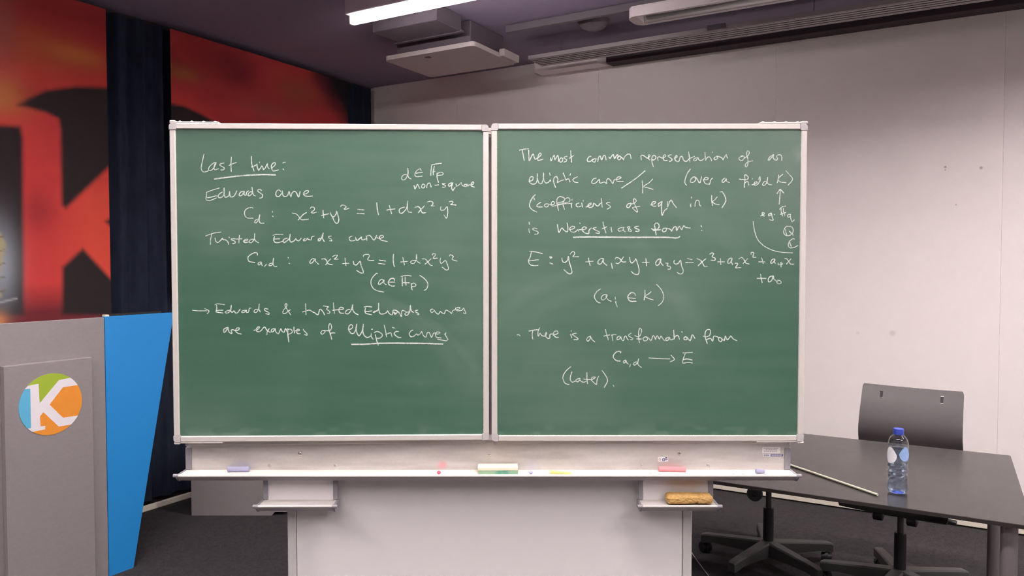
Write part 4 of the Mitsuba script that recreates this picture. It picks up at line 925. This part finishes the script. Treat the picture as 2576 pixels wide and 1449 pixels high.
# ---------------------------------------------------------------- cable on the floor
run = smooth_line([(0.93, 4.62), (1.00, 4.40), (1.010, 4.267), (0.970, 4.06), (0.945, 3.956), (0.945, 3.832), (0.950, 3.711), (0.955, 3.616), (0.965, 3.45), (0.98, 3.2)], 0.03)
add("cable", tube(np.c_[run, np.full(len(run), 0.003)], 0.003, 8), "cable_grey", WORLD, True, label="thin grey cable running over the carpet beside the chalkboard base", cat="cable")

# ---------------------------------------------------------------- ceiling fittings
def fixture(t0, s0, lit, label, group=None, power=1.0):
    k = thing("ceiling_light", label, "ceiling light", group)
    n = 1.5
    if lit == "tube":
        add(k + "__housing", box(t0 - 0.03, t0 + n + 0.03, s0 - 0.055, s0 + 0.045, 2.885, H - 0.0005, 0.004), "lamp_housing", ROOM, False)
        add(k + "__tube", tube([(t0, s0, 2.852), (t0 + n, s0, 2.852)], [0.019, 0.019], 16), "tube_glass", ROOM, True, emitter={"type": "area", "radiance": rgb(*[TUBE_POWER * c for c in LAMP])}, label="glowing fluorescent tube")
        for x in (t0 - 0.022, t0 + n + 0.022):
            add(k + "__lamp_holder", box(x - 0.008, x + 0.008, s0 - 0.015, s0 + 0.015, 2.838, 2.8845, 0.003), "lamp_housing", ROOM, False)
    elif lit == "panel":
        add(k + "__housing", cat(box(t0, t0 + n, s0 - 0.085, s0 - 0.075, 2.845, H - 0.0005), box(t0, t0 + n, s0 + 0.075, s0 + 0.085, 2.845, H - 0.0005), box(t0, t0 + n, s0 - 0.0745, s0 + 0.0745, 2.896, H - 0.001),
            box(t0 - 0.01, t0 - 0.0005, s0 - 0.085, s0 + 0.085, 2.845, H - 0.0005), box(t0 + n + 0.0005, t0 + n + 0.01, s0 - 0.085, s0 + 0.085, 2.845, H - 0.0005)), "lamp_housing", ROOM, False)
        d = trimesh.Trimesh([(t0 + 0.01, s0 - 0.07, 2.884), (t0 + n - 0.01, s0 - 0.07, 2.884), (t0 + n - 0.01, s0 + 0.07, 2.884), (t0 + 0.01, s0 + 0.07, 2.884)], [(0, 1, 2), (0, 2, 3)], process=False)
        d = put(d, ROOM)                                # ROOM mirrors, so the normals of this sheet point down
        if np.cross(d.vertices[1] - d.vertices[0], d.vertices[2] - d.vertices[0])[2] * (1 if tuple(d.faces[0]) == (0, 1, 2) else -1) > 0:
            d = trimesh.Trimesh(d.vertices, d.faces[:, ::-1], process=False)
        add(k + "__diffuser", d, "tube_glass", WORLD, False, emitter={"type": "area", "radiance": rgb(*[PANEL_POWER * power * c for c in LAMP])}, label="glowing diffuser")
    else:
        n = 1.7
        ring = shapely.union_all([shapely.geometry.box(t0 + 0.03, s0 - 0.085, t0 + n - 0.03, s0 + 0.085), rounded(t0, t0 + n, s0 - 0.085, s0 + 0.085, 0.055)])
        hole = shapely.geometry.box(t0 + 0.055, s0 - 0.060, t0 + n - 0.055, s0 + 0.068)
        body = cat(prism(ring.difference(hole), "z", 2.850, 2.900), prism(ring, "z", 2.9005, 2.906), box(t0 + 0.3, t0 + n - 0.3, s0 - 0.03, s0 + 0.03, 2.9065, H - 0.0005))
        add(k + "__housing", body, "lamp_housing", ROOM, 30)
        a = np.linspace(0, math.pi, 14)
        pr = [(s0 + 0.004 - 0.061 * math.cos(x), 2.853 + 0.044 * math.sin(x)) for x in a]
        out = [(s0 + 0.004 - 0.0622 * math.cos(x), 2.853 + 0.0458 * math.sin(x)) for x in a[::-1]]
        add(k + "__reflector", prism(pr + out, "x", t0 + 0.057, t0 + n - 0.057), "lamp_reflector", ROOM, 40)
        add(k + "__tube", tube([(t0 + 0.16, s0 + 0.0075, 2.878), (t0 + n - 0.16, s0 + 0.0075, 2.878)], [0.0085, 0.0085], 12), "tube_glass", ROOM, True)
    return k


fixture(*LIT_TUBES[0], "tube", "glowing bare fluorescent tube light above the chalkboard")
fixture(2.753, 1.09, "off", "unlit white ceiling light with rounded ends beside the slot diffuser")
for p in PANELS:
    fixture(p[0], p[1], "panel", "lit ceiling light over the room in front of the chalkboard" if p[1] > 3 else "lit ceiling light along the white wall, out of the picture", "ceiling lights over the audience" if p[1] > 3 else "ceiling lights along the white wall", p[2])

A = thing("air_unit", "white square air unit hanging under the dark ceiling near the corner", "air unit")
add(A + "__cover", prism(rounded(1.06, 1.76, 0.64, 1.155, 0.03), "z", 2.850, 2.878), "beige_paint", ROOM, 30)
add(A + "__body", box(1.12, 1.70, 0.70, 1.10, 2.8785, H - 0.0005, 0.004), "duct_paint", ROOM, False)
add(A + "__end_box", box(1.7605, 1.80, 0.66, 0.86, 2.852, 2.90, 0.004), "beige_paint", ROOM, False)
add(A + "__badge", prism(Point(1.36, 1.08).buffer(0.022, quad_segs=8), "z", 2.8488, 2.8499), "dim_metal", ROOM, False)

SD = thing("slot_diffuser", "long grey slotted air diffuser running along the top of the white wall", "air diffuser")
d0, d1 = 1.80, TMAX - 0.02
for i in range(5):
    a = 0.347 + 0.0385 * i
    add(SD + "__slat", box(d0, d1, a, a + 0.023, 2.9005, 2.9035), "grey_metal", ROOM, False)
add(SD + "__frame", cat(box(d0, d1, 0.336, 0.3455, 2.900, 2.926), box(d0, d1, 0.532, 0.5415, 2.900, 2.926)), "grey_metal", ROOM, False)
add(SD + "__plenum", cat(box(d0, d1, 0.346, 0.5315, 2.922, 2.926), *[box(x, x + 0.012, 0.346, 0.5315, 2.904, 2.9215) for x in np.arange(d0, d1, 0.6)]), "black_plastic", ROOM, False)
for x in (2.0, 3.6, 5.2):
    add(SD + "__hanger", cyl((x, 0.44, 2.9265), (x, 0.44, H - 0.0005), 0.002, 8), "dim_metal", ROOM, False)
add(SD + "__joint_cover", box(3.02, 3.13, 0.5420, 0.556, 2.906, 2.935, 0.002), "dim_metal", ROOM, False)

add("ceiling_rail", box(1.83, 5.5, 0.865, 0.895, 2.985, H - 0.0005, 0.002), "dim_metal", ROOM, False, label="thin dark rail on the ceiling between the air unit and the unlit lamp", cat="rail")
dome = lathe([(0.0, -0.062), (0.035, -0.058), (0.070, -0.043), (0.092, -0.020), (0.10, 0.0), (0.0, 0.0)], 32)
dome.apply_translation([2.35, 0.70, H - 0.0006])
add("ceiling_dome", dome, "dim_metal", ROOM, 40, label="round grey dome on the dark ceiling left of the unlit lamp", cat="dome")
add("ceiling_duct", cat(box(1.22, 1.70, 1.20, 1.46, 2.93, H - 0.0005, 0.004), box(1.19, 1.71, 1.185, 1.215, 2.925, 2.94, 0.003)), "duct_paint", ROOM, False, label="dark duct box on the ceiling behind the glowing tube", cat="duct")
